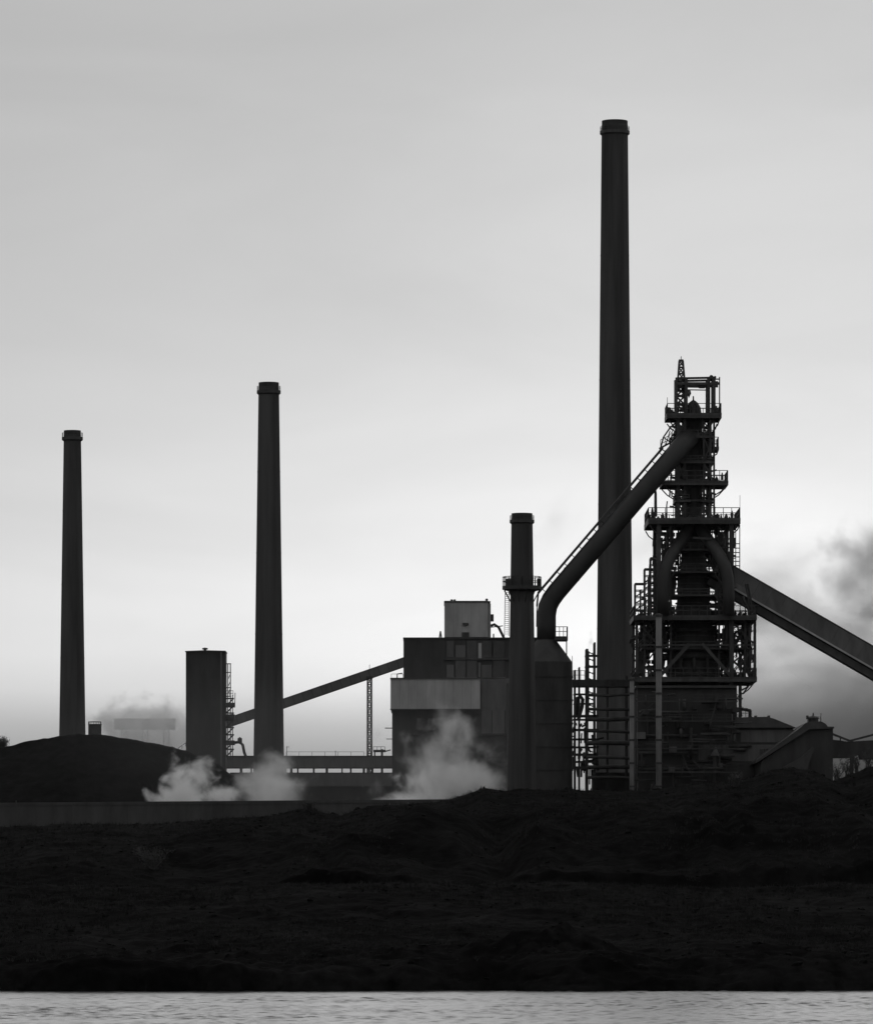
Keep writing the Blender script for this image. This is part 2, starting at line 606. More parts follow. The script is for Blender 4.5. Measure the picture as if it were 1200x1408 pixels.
chimney(99.5, 592, 23.5, 1005, 36, 601, 29, 1250, 'thinnest chimney at far left, rising behind the coal heap')
chimney(369.5, 526, 28, 1040, 42, 537, 33, 1150, 'second chimney from the left, rising behind white steam beside the dark tower')
chimney(845, 166, 36, 880, 49, 180, 41, 1150, 'tallest chimney of all, crossed by the slanting gas pipe')
TS, XS_, DS_, zs, rs_ = chimney(717.5, 706, 29, 1080, 40, 715, 34, 960, 'short stout chimney with a boxed gallery halfway, beside the gas pipe')
# boxed gallery halfway up the short chimney
s = DS_ / FPX
g = TS.part('platform', MB().lathe(XS_, DS_, [(rs_(808) * .99, zs(806)), (27 * s, zs(806)), (27 * s, zs(811)), (rs_(808) * .99, zs(814))], 12, True), 'steel')
m = MB()
ring = [Vector((XS_ + 26.3 * s * math.cos(2 * math.pi * k / 12), DS_ + 26.3 * s * math.sin(2 * math.pi * k / 12), zs(806))) for k in range(13)]
m.rail(ring, 12.5 * s, 1.0, 0.13, 2)
TS.part('railing', m, 'steel', g)
for px, w in ((699, 7), (741, 6)):
    TS.part('cabinet', MB().box((P(px - w / 2, 806, DS_).x, DS_ - .8, zs(806.0)), (P(px + w / 2, 806, DS_).x, DS_ + .8, zs(796))), 'steel', g)
for k in range(12):
    a = 2 * math.pi * (k + .5) / 12
    c = Vector((XS_, DS_, 0))
    d = Vector((math.cos(a), math.sin(a), 0))
    TS.part('bracket', MB().beam(c + d * (25 * s) + Vector((0, 0, zs(812))), c + d * (rs_(826) * .98) + Vector((0, 0, zs(828))), 0.16), 'steel', g)
m = MB()
lx = P(697, 812, DS_).x
for o_ in (-.35, .35):
    m.beam((lx + o_, DS_ - .6, zs(812)), (lx + o_ * 1.2 - .1, DS_ - .6, zs(875)), 0.12)
for i in range(22):
    zz = zs(812) + (zs(875) - zs(812)) * i / 22
    m.beam((lx - .4, DS_ - .6, zz), (lx + .36, DS_ - .6, zz), 0.08)
TS.part('ladder_cage', m, 'steel', g)

# ------------------------------------------------------------------ blast furnace
F = Thing('blast_furnace', 'tall blast furnace wrapped in steel columns, pipes and railed platforms', 'blast furnace', (P(953, 0, DF).x, DF, GZ))
s = DF / FPX


def fx(x): return (x - 600) * s
def fz(y): return CZ + (HY - y) * s


CX = fx(953)
# shell
prof = [(12, 724), (13, 735), (16, 765), (20, 800), (24, 842), (25, 850), (30, 885), (34, 915), (36, 935), (36, 960), (38, 962), (38, 1100)]
m = MB()
m.lathe(CX, DF, [(r * s, fz(y)) for r, y in prof][::-1] + [(0.02, fz(722))], 40)
shell = F.part('shell', m, 'rust', smooth=True)
for y in range(740, 930, 9):
    r = np.interp(y, [p[1] for p in prof], [p[0] for p in prof]) * s
    F.part('shell_flange', MB().lathe(CX, DF, [(r + .02, fz(y) - .13), (r + .3, fz(y) - .13), (r + .3, fz(y) + .13), (r + .02, fz(y) + .13)], 32, True), 'steel', shell)
for y, r, q in ((868, 33, 2.6), (903, 41, 4.2)):
    F.part('ring_main', MB().torus((CX, DF, fz(y)), r * s, q * s, 40, 10), 'rust', smooth=True)
for k in range(14):
    a = 2 * math.pi * k / 14 + .2
    d = Vector((math.cos(a), math.sin(a), 0))
    c = Vector((CX, DF, 0))
    F.part('blow_pipe', MB().tube([c + d * 41 * s + Vector((0, 0, fz(904))), c + d * 43 * s + Vector((0, 0, fz(918))), c + d * 35 * s + Vector((0, 0, fz(928)))], .32, 8), 'rust', smooth=True)

# uptakes: one fat riser at the top, splitting into slanting legs below the main platform
m = MB()
m.lathe(CX, DF, [(r * s, fz(y)) for r, y in ((12.5, 726), (12.5, 590), (13.5, 588), (13.5, 580), (11, 566), (10, 560), (6.5, 554), (3, 551), (1.1, 550), (.9, 545), (.05, 544))], 24)
F.part('gas_riser', m, 'pipe', smooth=True)
for sx in (-1, 1):
    for dy in (-1, 1):
        pts = [(CX + sx * 2 * s, DF + dy * 2.0, fz(716)), (CX + sx * 9 * s, DF + dy * 4.2, fz(730)), (CX + sx * 20 * s, DF + dy * 6.6, fz(748)), (CX + sx * 33 * s, DF + dy * 8.8, fz(768)), (CX + sx * 40 * s, DF + dy * 9.8, fz(783)), (CX + sx * 43.5 * s, DF + dy * 10.1, fz(800)), (CX + sx * 44.5 * s, DF + dy * 10.1, fz(822)), (CX + sx * 44.5 * s, DF + dy * 10.1, fz(850))]
        F.part('uptake_pipe', MB().tube(pts, 8 * s, 16), 'pipe', smooth=True)

# main columns
COL = []
def column(x, ya, yb, dy, w=0.9):
    F.part('column', MB().beam((fx(x), DF + dy, fz(ya)), (fx(x), DF + dy, fz(yb)), w), 'steel')
YG = HY - (GZ - CZ) / s
for x in (903, 1002):
    for dy in (-8.5, 8.5):
        column(x, YG, 722, dy, 0.85)
for x in (873, 1034):
    for dy in (-8, 8):
        column(x, YG if x < 900 else 938, 852, dy, 0.55)
for dy in (-8, 8):
    column(1014, YG, 940, dy, 0.6)
for x in (884, 893, 1021):
    column(x, 940, 790 if x < 900 else 852, -7.5 if x != 893 else 6, 0.36)
for x in (931, 940, 975):
    for dy in (-3.8, 3.8):
        column(x, 720, 578, dy, 0.5 if x != 931 else 0.65)
for x in (920, 986):
    for dy in (-6, 6):
        column(x, 940, 724, dy, 0.4)
for x in (934, 972):
    column(x, 850, 724, 5, 0.35)


def platform(x0, x1, y, th, hd, rail=12, name='platform', clad=0, step=1.6, sides=True, gap=None):
    pl = F.part(name, MB().box((fx(x0), DF - hd, fz(y)), (fx(x1), DF + hd, fz(y + min(th, 3)))), 'steel')
    m = MB()
    if th > 3:
        for yy in (-hd + .15, hd - .15):
            m.beam((fx(x0) + .01, DF + yy, fz(y + (3 + th) / 2)), (fx(x1) - .01, DF + yy, fz(y + (3 + th) / 2)), .25, (th - 3) * s)
        for xx in (x0 + 1, x1 - 1):
            m.beam((fx(xx), DF - hd + .3, fz(y + (3 + th) / 2)), (fx(xx), DF + hd - .3, fz(y + (3 + th) / 2)), .25, (th - 3) * s * .98)
        F.part('edge_girder', m, 'steel', pl)
    if rail:
        m = MB()
        e = .12
        a, b_, c, d = ((fx(x0) + e, DF - hd + e, fz(y)), (fx(x1) - e, DF - hd + e, fz(y)), (fx(x1) - e, DF + hd - e, fz(y)), (fx(x0) + e, DF + hd - e, fz(y)))
        m.rail([a, b_, c, d, a], rail * s, step, 0.13, 2)
        F.part('railing', m, 'steel', pl)
    return pl


def bracket(pl, xa, ya, xb, yb, dys=(-5, 5), w=.2):
    for dy in dys:
        mid = P((xa * .45 + xb * .55), (ya * .55 + yb * .45), DF)
        F.part('bracket', MB().tube([(fx(xa), DF + dy, fz(ya)), (mid.x + (.25 if xb < xa else -.25), DF + dy, mid.z - .25), (fx(xb), DF + dy, fz(yb))], w * .6, 6), 'steel', pl)


pA = platform(915, 990, 571, 7, 5.2, 13)
bracket(pA, 987, 580, 980, 592, (-4, 4)); bracket(pA, 918, 580, 931, 592, (-4, 4))
p2 = platform(978, 987, 616, 5, 3.4, 13)
bracket(p2, 986, 621, 979, 629, (-3,))
pB = platform(908, 999, 664, 6, 5.6, 14)
bracket(pB, 997, 670, 980, 684, (-5, 5)); bracket(pB, 911, 670, 928, 684, (-5, 5))
pC = platform(888, 1014, 717, 8, 9.5, 14)
bracket(pC, 890, 726, 901, 738, (-9, 9)); bracket(pC, 1013, 726, 1004, 738, (-9, 9))
pD = platform(868, 1036, 850, 6.5, 10.2, 13)
pE = platform(869, 1036, 934, 6.5, 10.4, 12)
bracket(pE, 1033, 941, 1017, 957, (-9, 9)); bracket(pE, 1030, 941, 1016, 951, (-9, 0))
# small working platforms on the shaft
for x0, x1, y, hd in ((924, 982, 757, 5.5), (917, 990, 788, 6.2), (912, 994, 820, 6.6), (880, 1028, 893, 7.5), (926, 948, 690, 4.5), (962, 978, 690, 4.5), (926, 980, 602, 4.2), (926, 980, 637, 4.4)):
    platform(x0, x1, y, 2.5, hd, 8, 'work_platform')

# receiving hoppers beside the riser
for xc, ya, yb, w in ((936, 586, 602, 5), (970, 606, 634, 7), (936, 640, 660, 6), (963, 642, 660, 7)):
    F.part('hopper', MB().lathe(fx(xc), DF, [(.05, fz(yb) - .3), (w * s * .45, fz(yb)), (w * s, fz(ya + (yb - ya) * .5)), (w * s, fz(ya)), (.05, fz(ya) + .2)], 14), 'rust', smooth=True)

# X bracing of the upper tower and the lower frame
def brace(x0, y0, x1, y1, dy, w=.2, name='brace'):
    F.part(name, MB().beam((fx(x0), DF + dy, fz(y0)), (fx(x1), DF + dy, fz(y1)), w), 'steel')
for ya, yb in ((582, 602), (604, 636), (639, 662), (671, 690), (692, 714)):
    for xa, xb in ((931, 940), (966, 979)):
        for dy in (-3.9, 3.9):
            brace(xa, ya, xb, yb, dy, .26)
            brace(xb, ya, xa, yb, dy, .22)
    for dy in (-3.9, 3.9):
        brace(928, yb, 980, yb, dy, .3, 'beam')
    for x in (966, 980):
        for dy in (-3.8,):
            brace(x, ya - 2, x, yb + 2, dy, .38, 'post')
for ya, yb in ((728, 757), (760, 788), (790, 820), (822, 848)):
    for xa, xb, dy in ((903, 920, -8.2), (985, 1002, -8.2), (903, 922, 8.2), (984, 1002, 8.2)):
        brace(xa, ya, xb, yb, dy, .22)
        brace(xb, ya, xa, yb, dy, .18)
        brace(xa, yb, xb, yb, dy, .25, 'beam')
for dy in (-8.6, 8.6):
    brace(905, 932, 945, 888, dy, .7)
    brace(1001, 932, 962, 888, dy, .6)
    brace(903, 890, 1002, 890, dy, .35, 'beam')
    for xa, xb in ((873, 903), (1002, 1034)):
        brace(xa, 890, xb, 890, dy, .3, 'beam')
        brace(xa, 858, xb, 890, dy, .2)
        brace(xb, 892, xa, 931, dy, .2)
        brace(xb, 858, xa, 890, dy * .9, .16)

# pipe clutter around the shell
rr_ = random.Random(5)
for i in range(150):
    y0 = rr_.choice([728, 745, 760, 790, 822, 858, 862, 870, 880, 896])
    y1 = y0 + rr_.uniform(14, 40)
    y1 = min(y1, 931)
    half = np.interp((y0 + y1) / 2, [728, 800, 850, 935], [40, 60, 78, 80])
    rin = np.interp((y0 + y1) / 2, [728, 800, 850, 935], [14, 20, 26, 36])
    u = rr_.choice([-1, 1]) * rr_.uniform(rin + 1, half - 3) * 1.0
    x0 = 953 + u
    dy = rr_.uniform(-8, 8)
    w = rr_.choice([.1, .14, .2, .28, .38])
    kind = rr_.random()
    if kind < .5:
        F.part('pipe', MB().tube([(fx(x0), DF + dy, fz(y0)), (fx(x0), DF + dy, fz(y1))], w, 7), 'steel', smooth=True)
    elif kind < .75:
        dx = rr_.uniform(-14, 14)
        F.part('pipe', MB().tube([(fx(x0), DF + dy, fz(y0)), (fx(x0), DF + dy, fz(y0 + 5)), (fx(x0 + dx), DF + dy, fz(y1 - 5)), (fx(x0 + dx), DF + dy, fz(y1))], w, 7), 'steel', smooth=True)
    else:
        dx = rr_.uniform(8, 26) * (1 if u < 0 else -1)
        F.part('beam', MB().beam((fx(x0), DF + dy, fz(y0)), (fx(x0 + dx), DF + dy, fz(y0 + rr_.uniform(-2, 2))), w * 1.3), 'steel')
def sheets(x0, x1, y0, y1, dy, cw, ch, skip, seed):
    """weather sheets and boxes hung in the frame, some bays left open"""
    r = random.Random(seed)
    y = y0
    while y < y1 - 2:
        h = ch * r.uniform(.7, 1.3)
        x = x0 + r.uniform(0, 2)
        while x < x1 - 2:
            w = cw * r.uniform(.6, 1.4)
            if r.random() > skip:
                yy = min(y + h - r.uniform(.0, 2.4), y1)
                xx = min(x + w - r.uniform(0, 1.8), x1)
                dd = dy + r.uniform(-.8, .8)
                F.part('weather_sheet', MB().box((fx(x), DF + dd, fz(yy)), (fx(xx), DF + dd + r.uniform(.1, .5), fz(y + r.uniform(0, 1.2)))), 'steel')
            x += w
        y += h


sheets(929, 942, 524, 566, .5, 5, 8, .35, 9)
sheets(929, 978, 583, 662, 3.2, 7, 9, .14, 1)
sheets(929, 978, 671, 714, 3.0, 7, 9, .30, 2)
sheets(908, 945, 728, 848, 6.8, 8, 9, .26, 3)
sheets(961, 998, 728, 848, 6.8, 8, 9, .26, 4)
sheets(905, 1001, 858, 931, 6.6, 8, 9, .2, 5)
sheets(876, 902, 858, 931, 5.5, 5, 8, .46, 6)
sheets(1004, 1032, 858, 931, 5.5, 5, 8, .44, 7)
sheets(876, 903, 812, 848, -3, 4, 6, .55, 8)
# zigzag stairs in the cage
for xa, xb, ys in ((876, 900, (931, 912, 893, 874, 858)), (1006, 1031, (931, 912, 893, 874, 858)), (908, 926, (848, 820, 788, 757, 727)), (980, 998, (848, 820, 788, 757, 727))):
    for k in range(4):
        m = MB()
        a, b_ = ((xa, xb) if k % 2 else (xb, xa))
        for dd in (-6.6, -5.4):
            m.beam((fx(a), DF + dd, fz(ys[k])), (fx(b_), DF + dd, fz(ys[k + 1])), .14, .34)
        for j in range(9):
            f = (j + .5) / 9
            xx, yy = a + (b_ - a) * f, ys[k] + (ys[k + 1] - ys[k]) * f
            m.beam((fx(xx), DF - 6.6, fz(yy)), (fx(xx), DF - 5.4, fz(yy)), .3, .06)
        m.beam((fx(a), DF - 6.6, fz(ys[k] - 7)), (fx(b_), DF - 6.6, fz(ys[k + 1] - 7)), .1)
        for j in range(4):
            f = j / 3
            xx, yy = a + (b_ - a) * f, ys[k] + (ys[k + 1] - ys[k]) * f
            m.beam((fx(xx), DF - 6.6, fz(yy)), (fx(xx), DF - 6.6, fz(yy - 7)), .09)
        F.part('stair_flight', m, 'steel')
for i in range(34):      # fat ducts and cable trays
    x = rr_.choice([rr_.uniform(876, 900), rr_.uniform(1006, 1032), rr_.uniform(908, 940), rr_.uniform(966, 998)])
    y0 = rr_.choice([730, 760, 790]) if 905 < x < 1000 and rr_.random() < .6 else rr_.choice([858, 870, 893])
    y1 = y0 + rr_.uniform(22, 38)
    w = rr_.uniform(.35, .8)
    dy = rr_.uniform(-4, 5)
    if i % 2:
        F.part('duct', MB().tube([(fx(x), DF + dy, fz(y0)), (fx(x), DF + dy, fz(y0 + 8)), (fx(x + rr_.uniform(-5, 5)), DF + dy, fz(y1))], w, 9), 'steel', smooth=True)
    else:
        F.part('cable_tray', MB().box((fx(x), DF + dy, fz(y1)), (fx(x) + w * 1.3, DF + dy + .3, fz(y0))), 'steel')
for i in range(84):      # valves and motors standing on the platforms
    y, x0, x1 = rr_.choice([(714, 890, 926), (714, 982, 1010), (848, 872, 925), (848, 985, 1032), (932, 872, 915), (932, 990, 1030), (662, 982, 994), (569, 918, 926), (569, 982, 988), (893, 884, 915), (893, 990, 1024)])
    x = rr_.uniform(x0, x1)
    h = rr_.uniform(4, 11)
    dy = rr_.uniform(-4.5, 4.5)
    w = rr_.uniform(1.2, 3.4) * s
    F.part('valve_housing', MB().lathe(fx(x), DF + dy, [(w, fz(y)), (w, fz(y - h * .6)), (w * .5, fz(y - h * .8)), (w * .5, fz(y - h)), (.02, fz(y - h))], 8), 'steel')
for i in range(70):      # odd arms, pipe ends and lamps poking out of the frame
    sd_ = rr_.choice([-1, 1])
    y = rr_.choice([rr_.uniform(584, 712), rr_.uniform(730, 845), rr_.uniform(860, 930)])
    e = 27 if y < 715 else (52 if y < 850 else 82)
    x = 953 + sd_ * e
    L_ = rr_.uniform(2, 6) * (1 if y < 850 else .5)
    dy = rr_.uniform(-4, 4)
    if i % 3:
        F.part('arm', MB().beam((fx(x - sd_ * 4), DF + dy, fz(y)), (fx(x + sd_ * L_), DF + dy, fz(y + rr_.uniform(-4, 3))), rr_.choice([.16, .22, .3])), 'steel')
    else:
        F.part('arm', MB().tube([(fx(x - sd_ * 3), DF + dy, fz(y)), (fx(x + sd_ * L_ * .7), DF + dy, fz(y)), (fx(x + sd_ * L_ * .8), DF + dy, fz(y + rr_.choice([-1, 1]) * rr_.uniform(5, 14)))], .16, 6), 'steel')
# slim posts rising above platform C
for x, ya, dy in ((899, 676, -7), (917, 688, 2), (894, 702, -9), (982, 704, 4)):
    F.part('vent_post', MB().tube([(fx(x), DF + dy, fz(714)), (fx(x), DF + dy, fz(ya + 6)), (fx(x + (.8 if x > 905 else 0)), DF + dy, fz(ya))], [.32 if x < 910 else .18, .26 if x < 910 else .12, .12], 8), 'steel')
F.part('aerial', MB().beam((fx(1013.2), DF - 9.2, fz(714)), (fx(1013.2), DF - 9.2, fz(686)), .08), 'steel')
F.part('aerial', MB().beam((fx(916), DF - 4, fz(569)), (fx(916), DF - 4, fz(549)), .1), 'steel')

# charging head above platform A
F.part('lattice_mast', MB().lattice((fx(935.5), DF - 1, fz(569)), (fx(935.5), DF - 1, fz(521)), 13 * s, 11.5 * s, 1.6, .32), 'steel')
F.part('lattice_mast', MB().lattice((fx(936), DF - 1, fz(523)), (fx(935.8), DF - 1, fz(497)), 9 * s, 5.2 * s, 1.2, .24), 'steel')
F.part('mast_cap', MB().box((fx(932.6), DF - 1.5, fz(497)), (fx(939), DF - .5, fz(495))).beam((fx(935.8), DF - 1, fz(495)), (fx(935.8), DF - 1, fz(490.5)), .14), 'steel')
for x, w in ((929, .45), (942.5, .55), (973, .6), (980.5, .6)):
    F.part('post', MB().beam((fx(x), DF - 2.6, fz(569)), (fx(x), DF - 2.6, fz(521)), w), 'steel')
    F.part('post', MB().beam((fx(x), DF + 2.6, fz(569)), (fx(x), DF + 2.6, fz(521)), w), 'steel')
F.part('post', MB().beam((fx(988), DF - 2.6, fz(569)), (fx(988), DF - 2.6, fz(520)), .22), 'steel')
for ya, yb, w, x0, x1 in ((522, 521, .4, 928, 981), (529, 529, .5, 928, 988), (534, 534.5, .2, 943, 974), (523, 523, .25, 981, 988)):
    for dy in (-2.6, 2.6):
        F.part('beam', MB().beam((fx(x0), DF + dy, fz(ya)), (fx(x1), DF + dy, fz(yb)), w), 'steel')
F.part('trolley', MB().prism([(fx(969), fz(533)), (fx(969), fz(528)), (fx(960), fz(528)), (fx(958), fz(531)), (fx(962), fz(533))], DF - 1.5, DF + 1.5), 'steel')
F.part('head_sheave', MB().prism([(fx(971), fz(523)), (fx(983), fz(523)), (fx(979), fz(517.5)), (fx(976), fz(516.5))], DF - 2, DF + 2), 'steel')
F.part('lamp', MB().lathe(fx(982), DF - 2, [(.05, fz(518)), (.25, fz(519)), (.25, fz(521)), (.1, fz(522))], 8), 'steel')
F.part('pulley_block', MB().lathe(fx(946), DF - 2.6, [(.04, fz(537)), (.35, fz(539)), (.45, fz(543)), (.2, fz(546)), (.03, fz(549))], 8), 'steel')
for x in (948, 950.5, 958, 960):
    F.part('dome_pipe', MB().tube([(fx(x), DF - 1.5, fz(568)), (fx(x), DF - 1.5, fz(560)), (fx((x + 954) / 2), DF - 1, fz(555))], .18, 6), 'steel')

# hanging stair on the upper left, above the gas pipe
m = MB()
stair = [P(908, 616, DF - 3), P(912, 601, DF - 3), P(921, 588, DF - 3), P(930, 580, DF - 3)]
for a, b_ in zip(stair, stair[1:]):
    m.beam(a, b_, .3)
    m.beam(a + Vector((1.4, 0, -1.1)), b_ + Vector((1.4, 0, -1.1)), .25)
    m.beam(a, a + Vector((1.4, 0, -1.1)), .2)
m.rail([P(908, 616, DF - 3.2), P(920, 610, DF - 3.2), P(928, 598, DF - 3.2)], 1.6, 1.1, .12)
m.beam(P(906, 617, DF - 3), P(930, 604, DF - 3), .35)
m.beam(P(915, 612, DF - 3), P(921, 592, DF - 3), .2)
F.part('stair', m, 'steel')

# stepped access frames on the left
for x0, x1, ya in ((871, 886, 806), (884, 897, 786), (892, 903, 771)):
    m = MB()
    for dy in (-8.6, -4.5):
        m.beam((fx(x0), DF + dy, fz(848)), (fx(x0), DF + dy, fz(ya)), .28)
        m.beam((fx(x0), DF + dy, fz(ya)), (fx(x1), DF + dy, fz(ya)), .26)
        m.beam((fx((x0 + x1) / 2), DF + dy, fz(848)), (fx((x0 + x1) / 2), DF + dy, fz(ya + 8)), .2)
        y = ya + 9
        while y < 846:
            m.beam((fx(x0), DF + dy, fz(y)), (fx(x1), DF + dy, fz(y)), .17)
            m.beam((fx(x0 + 1), DF + dy, fz(y + 8)), (fx(x1 - 1), DF + dy, fz(y)), .14)
            y += 9
    for xx, yy in ((x0, ya), (x1, ya), (x0, 846)):
        m.beam((fx(xx), DF - 8.6, fz(yy)), (fx(xx), DF - 4.5, fz(yy)), .2)
    F.part('access_frame', m, 'steel')
m = MB()
m.tube([P(893, 806, DF - 9), P(893, 782, DF - 9), P(894, 772, DF - 9), P(897, 768, DF - 9), P(902, 769, DF - 9)], .2, 7)
F.part('loop_pipe', m, 'steel')
m = MB()       # caged ladder right of platform C
for x in (1007.5, 1013):
    m.beam((fx(x), DF - 9, fz(726)), (fx(x), DF - 9, fz(786)), .17)
for y in range(752, 786, 6):
    m.beam((fx(1003), DF - 9, fz(y)), (fx(1013), DF - 9, fz(y)), .17)
F.part('ladder_cage', m, 'steel')
for x0, y0 in ((1018, 933), (1024, 933), (1029, 848), (1032, 848)):
    F.part('pipe', MB().tube([P(x0, y0, DF - 6), P(x0, y0 - 25, DF - 6), P(x0 - 4, y0 - 45, DF - 6)], .2, 6), 'steel')
# equipment on the shoulder right of the base
m = MB()
m.tube([P(1018, 985, DF), P(1018, 976, DF), P(1026, 976, DF), P(1031, 978, DF), P(1031, 987, DF)], .35, 8)
m.rail([P(1018, 986, DF - 2), P(1032, 986, DF - 2)], 1.5, .8, .12)
F.part('valve_station', m, 'steel')

# ------------------------------------------------------------------ dust catcher with the slanting gas pipe
DC = 990.0
s = DC / FPX
K = Thing('dust_catcher', 'broad round dust catcher with a fat pipe slanting up to the furnace top', 'dust catcher', (P(751, 0, DC).x, DC, GZ))
kx = lambda x: (x - 600) * s
kz = lambda y: CZ + (HY - y) * s
K.part('vessel', MB().lathe(kx(751), DC, [(36 * s, GZ), (36 * s, kz(911)), (35.2 * s, kz(910)), (12.5 * s, kz(879)), (12, kz(879))][:4] + [(12.4 * s, kz(870))], 48), 'clad_dark', smooth=False)
for y in (930, 962, 994, 1026, 1058):
    K.part('stiffener_ring', MB().lathe(kx(751), DC, [(36 * s + .01, kz(y)), (36 * s + .14, kz(y)), (36 * s + .14, kz(y) - .3), (36 * s + .01, kz(y) - .3)], 40, True), 'clad_dark')
pts = [P(751, 885, DC), P(751, 860, DC), P(751, 846, DC), P(753, 834, DC), P(757.5, 824.5, DC), P(765, 814, DC), P(820, 750, DC + 1), P(880, 680, DC + 2), P(938, 612, DC + 4), P(950, 599, DC + 8)]
down = K.part('gas_pipe', MB().tube(pts, 13.2 * s, 28), 'pipe', smooth=True)
pend = pts[-2]
dirp = (pend - pts[5]).normalized()
for f in np.linspace(0.12, .92, 5):
    c = pts[5] + (pend - pts[5]) * f
    K.part('pipe_flange', MB().tube([c - dirp * .14, c + dirp * .14], 13.2 * s + .05, 28), 'pipe', down)
nrm = Vector((-dirp.z, 0, dirp.x)).normalized()
if nrm.z < 0: nrm = -nrm
m = MB()
wa, wb = pts[5] - dirp * 2.5 + nrm * 18.2 * s, pend - dirp * 3 + nrm * 18.2 * s
for dy in (-.9, .9):
    m.beam(wa + Vector((0, dy, 0)), wb + Vector((0, dy, 0)), .36, .42)
m.beam(wa + Vector((0, 0, -.05)), wb + Vector((0, 0, -.05)), 1.8, .12)
m.beam(wa, P(738, 834, DC), .36)
m.beam(P(738, 834, DC), P(737.5, 862, DC), .2)
walk = K.part('walkway', m, 'steel', down)
n = 17
for i in range(n):
    c = wa + (wb - wa) * ((i + .5) / n)
    K.part('stanchion', MB().beam(c, c - nrm * 5.6 * s, .16), 'steel', walk)
pl = K.part('platform', MB().box((kx(762), DC - 3, kz(876)), (kx(780), DC + 3, kz(881.5))), 'steel')
K.part('railing', MB().rail([(kx(763), DC - 2.9, kz(876)), (kx(779.5), DC - 2.9, kz(876)), (kx(779.5), DC + 2.9, kz(876))], 13 * s, .9, .13, 2), 'steel', pl)
K.part('post', MB().beam((kx(778.5), DC - 1.5, kz(881)), (kx(778.5), DC - 1.5, kz(902)), .22), 'steel', pl)
K.part('vent_post', MB().beam((kx(786.5), DC, kz(911)), (kx(786.5), DC, kz(902)), .1), 'steel')

# ------------------------------------------------------------------ skip conveyor on the right
DS = 1000.0
s = DS / FPX
S = Thing('inclined_conveyor', 'thick boxed conveyor sloping down from the furnace to the right edge', 'conveyor', (P(1400, 0, DS).x, DS, GZ))
top0, top1 = P(990, 769.5, DS), P(1460, 1040, DS)
dv = (top1 - top0)
L = dv.length
d = dv.normalized()
up = Vector((-d.z, 0, d.x))
if up.z < 0: up = -up
hg = 28 * s          # depth of the clad box, square to its axis
hb = 9.5 * s         # girder below it
W = 2.6
box = S.part('casing', MB().beam(top0 - up * hg / 2, top1 - up * hg / 2, 2 * W, hg), 'clad_dark')
npan = 26
pm = None
for i in range(npan):
    a = top0 + d * (L * i / npan + .02)
    b_ = top0 + d * (L * (i + 1) / npan - .02)
    o = Vector((0, -W - .06, 0)) - up * (hg * .5)
    if pm is None:
        pm = S.part('cladding_panel', MB().beam(a + o, b_ + o, .1, hg * .93), 'clad_mid', box)
        base_a = a
    else:
        S.link_copy(pm, a - base_a, box)
S.part('ridge_strip', MB().beam(top0 + up * .06, top1 + up * .06, 2 * W + .5, .12), 'steel', box)
S.part('edge_flange', MB().beam(top0 + d * 5 - up * (hg - .15) + Vector((0, -W - .35, 0)), top1 - up * (hg - .15) + Vector((0, -W - .35, 0)), .5, .34), 'clad_pale')
S.part('girder', MB().beam(top0 - up * (hg + .25 + hb / 2), top1 - up * (hg + .25 + hb / 2), 2 * W - .4, hb), 'steel')
S.part('patch_panel', MB().beam(top0 + d * 5.0 - up * hg * .80 + Vector((0, -W - .2, 0)), top0 + d * 8.6 - up * hg * .80 + Vector((0, -W - .2, 0)), .1, hg * .26), 'pale_pipe', box, label='pale weathered patch at the furnace end')
for x in (1260, 1400):
    m = MB()
    f = (x - 990) / (1460 - 990)
    q = top0 + dv * f - up * (hg + hb)
    for dy in (-2, 2):
        m.beam((q.x - 1.2, DS + dy, q.z), (q.x - 2.5, DS + dy, GZ - .5), .5)
        m.beam((q.x + 1.2, DS + dy, q.z), (q.x + 2.5, DS + dy, GZ - .5), .5)
    for k in range(6):
        z0, z1 = GZ + (q.z - GZ) * k / 6, GZ + (q.z - GZ) * (k + 1) / 6
        m.beam((q.x - 2.2, DS - 2, z0), (q.x + 2, DS - 2, z1), .2)
        m.beam((q.x + 2.2, DS + 2, z0), (q.x - 2, DS + 2, z1), .2)
    S.part('trestle', m, 'steel')

# ------------------------------------------------------------------ cast house and low sheds on the right
def clad_front(T, par, x0, x1, ya, yb, D, dfront, m, wpx, name='cladding_panel', th=.12, rows=1):
    """separate sheets with open joints on a wall face that looks at the river"""
    s = D / FPX
    n = max(1, int(round((x1 - x0) / wpx)))
    w = (x1 - x0) / n
    src = None
    for r in range(rows):
        h = (yb - ya) / rows
        for i in range(n):
            if src is None:
                a, b_ = P(x0 + .1, ya + h - .1, D), P(x0 + w - .1, ya + .1, D)
                mb = MB()
                kk = max(3, int((b_.x - a.x) / .45))
                for c in range(kk):       # corrugated sheet
                    xa = a.x + (b_.x - a.x) * c / kk
                    xb = a.x + (b_.x - a.x) * (c + .55) / kk
                    mb.box((xa, dfront - th, a.z), (xb, dfront - th * .4, b_.z))
                mb.box((a.x, dfront - th * .45, a.z), (b_.x, dfront - .01, b_.z))
                src = T.part(name, mb, m, par)
            else:
                T.link_copy(src, (i * w * s, 0, -r * h * s), par)


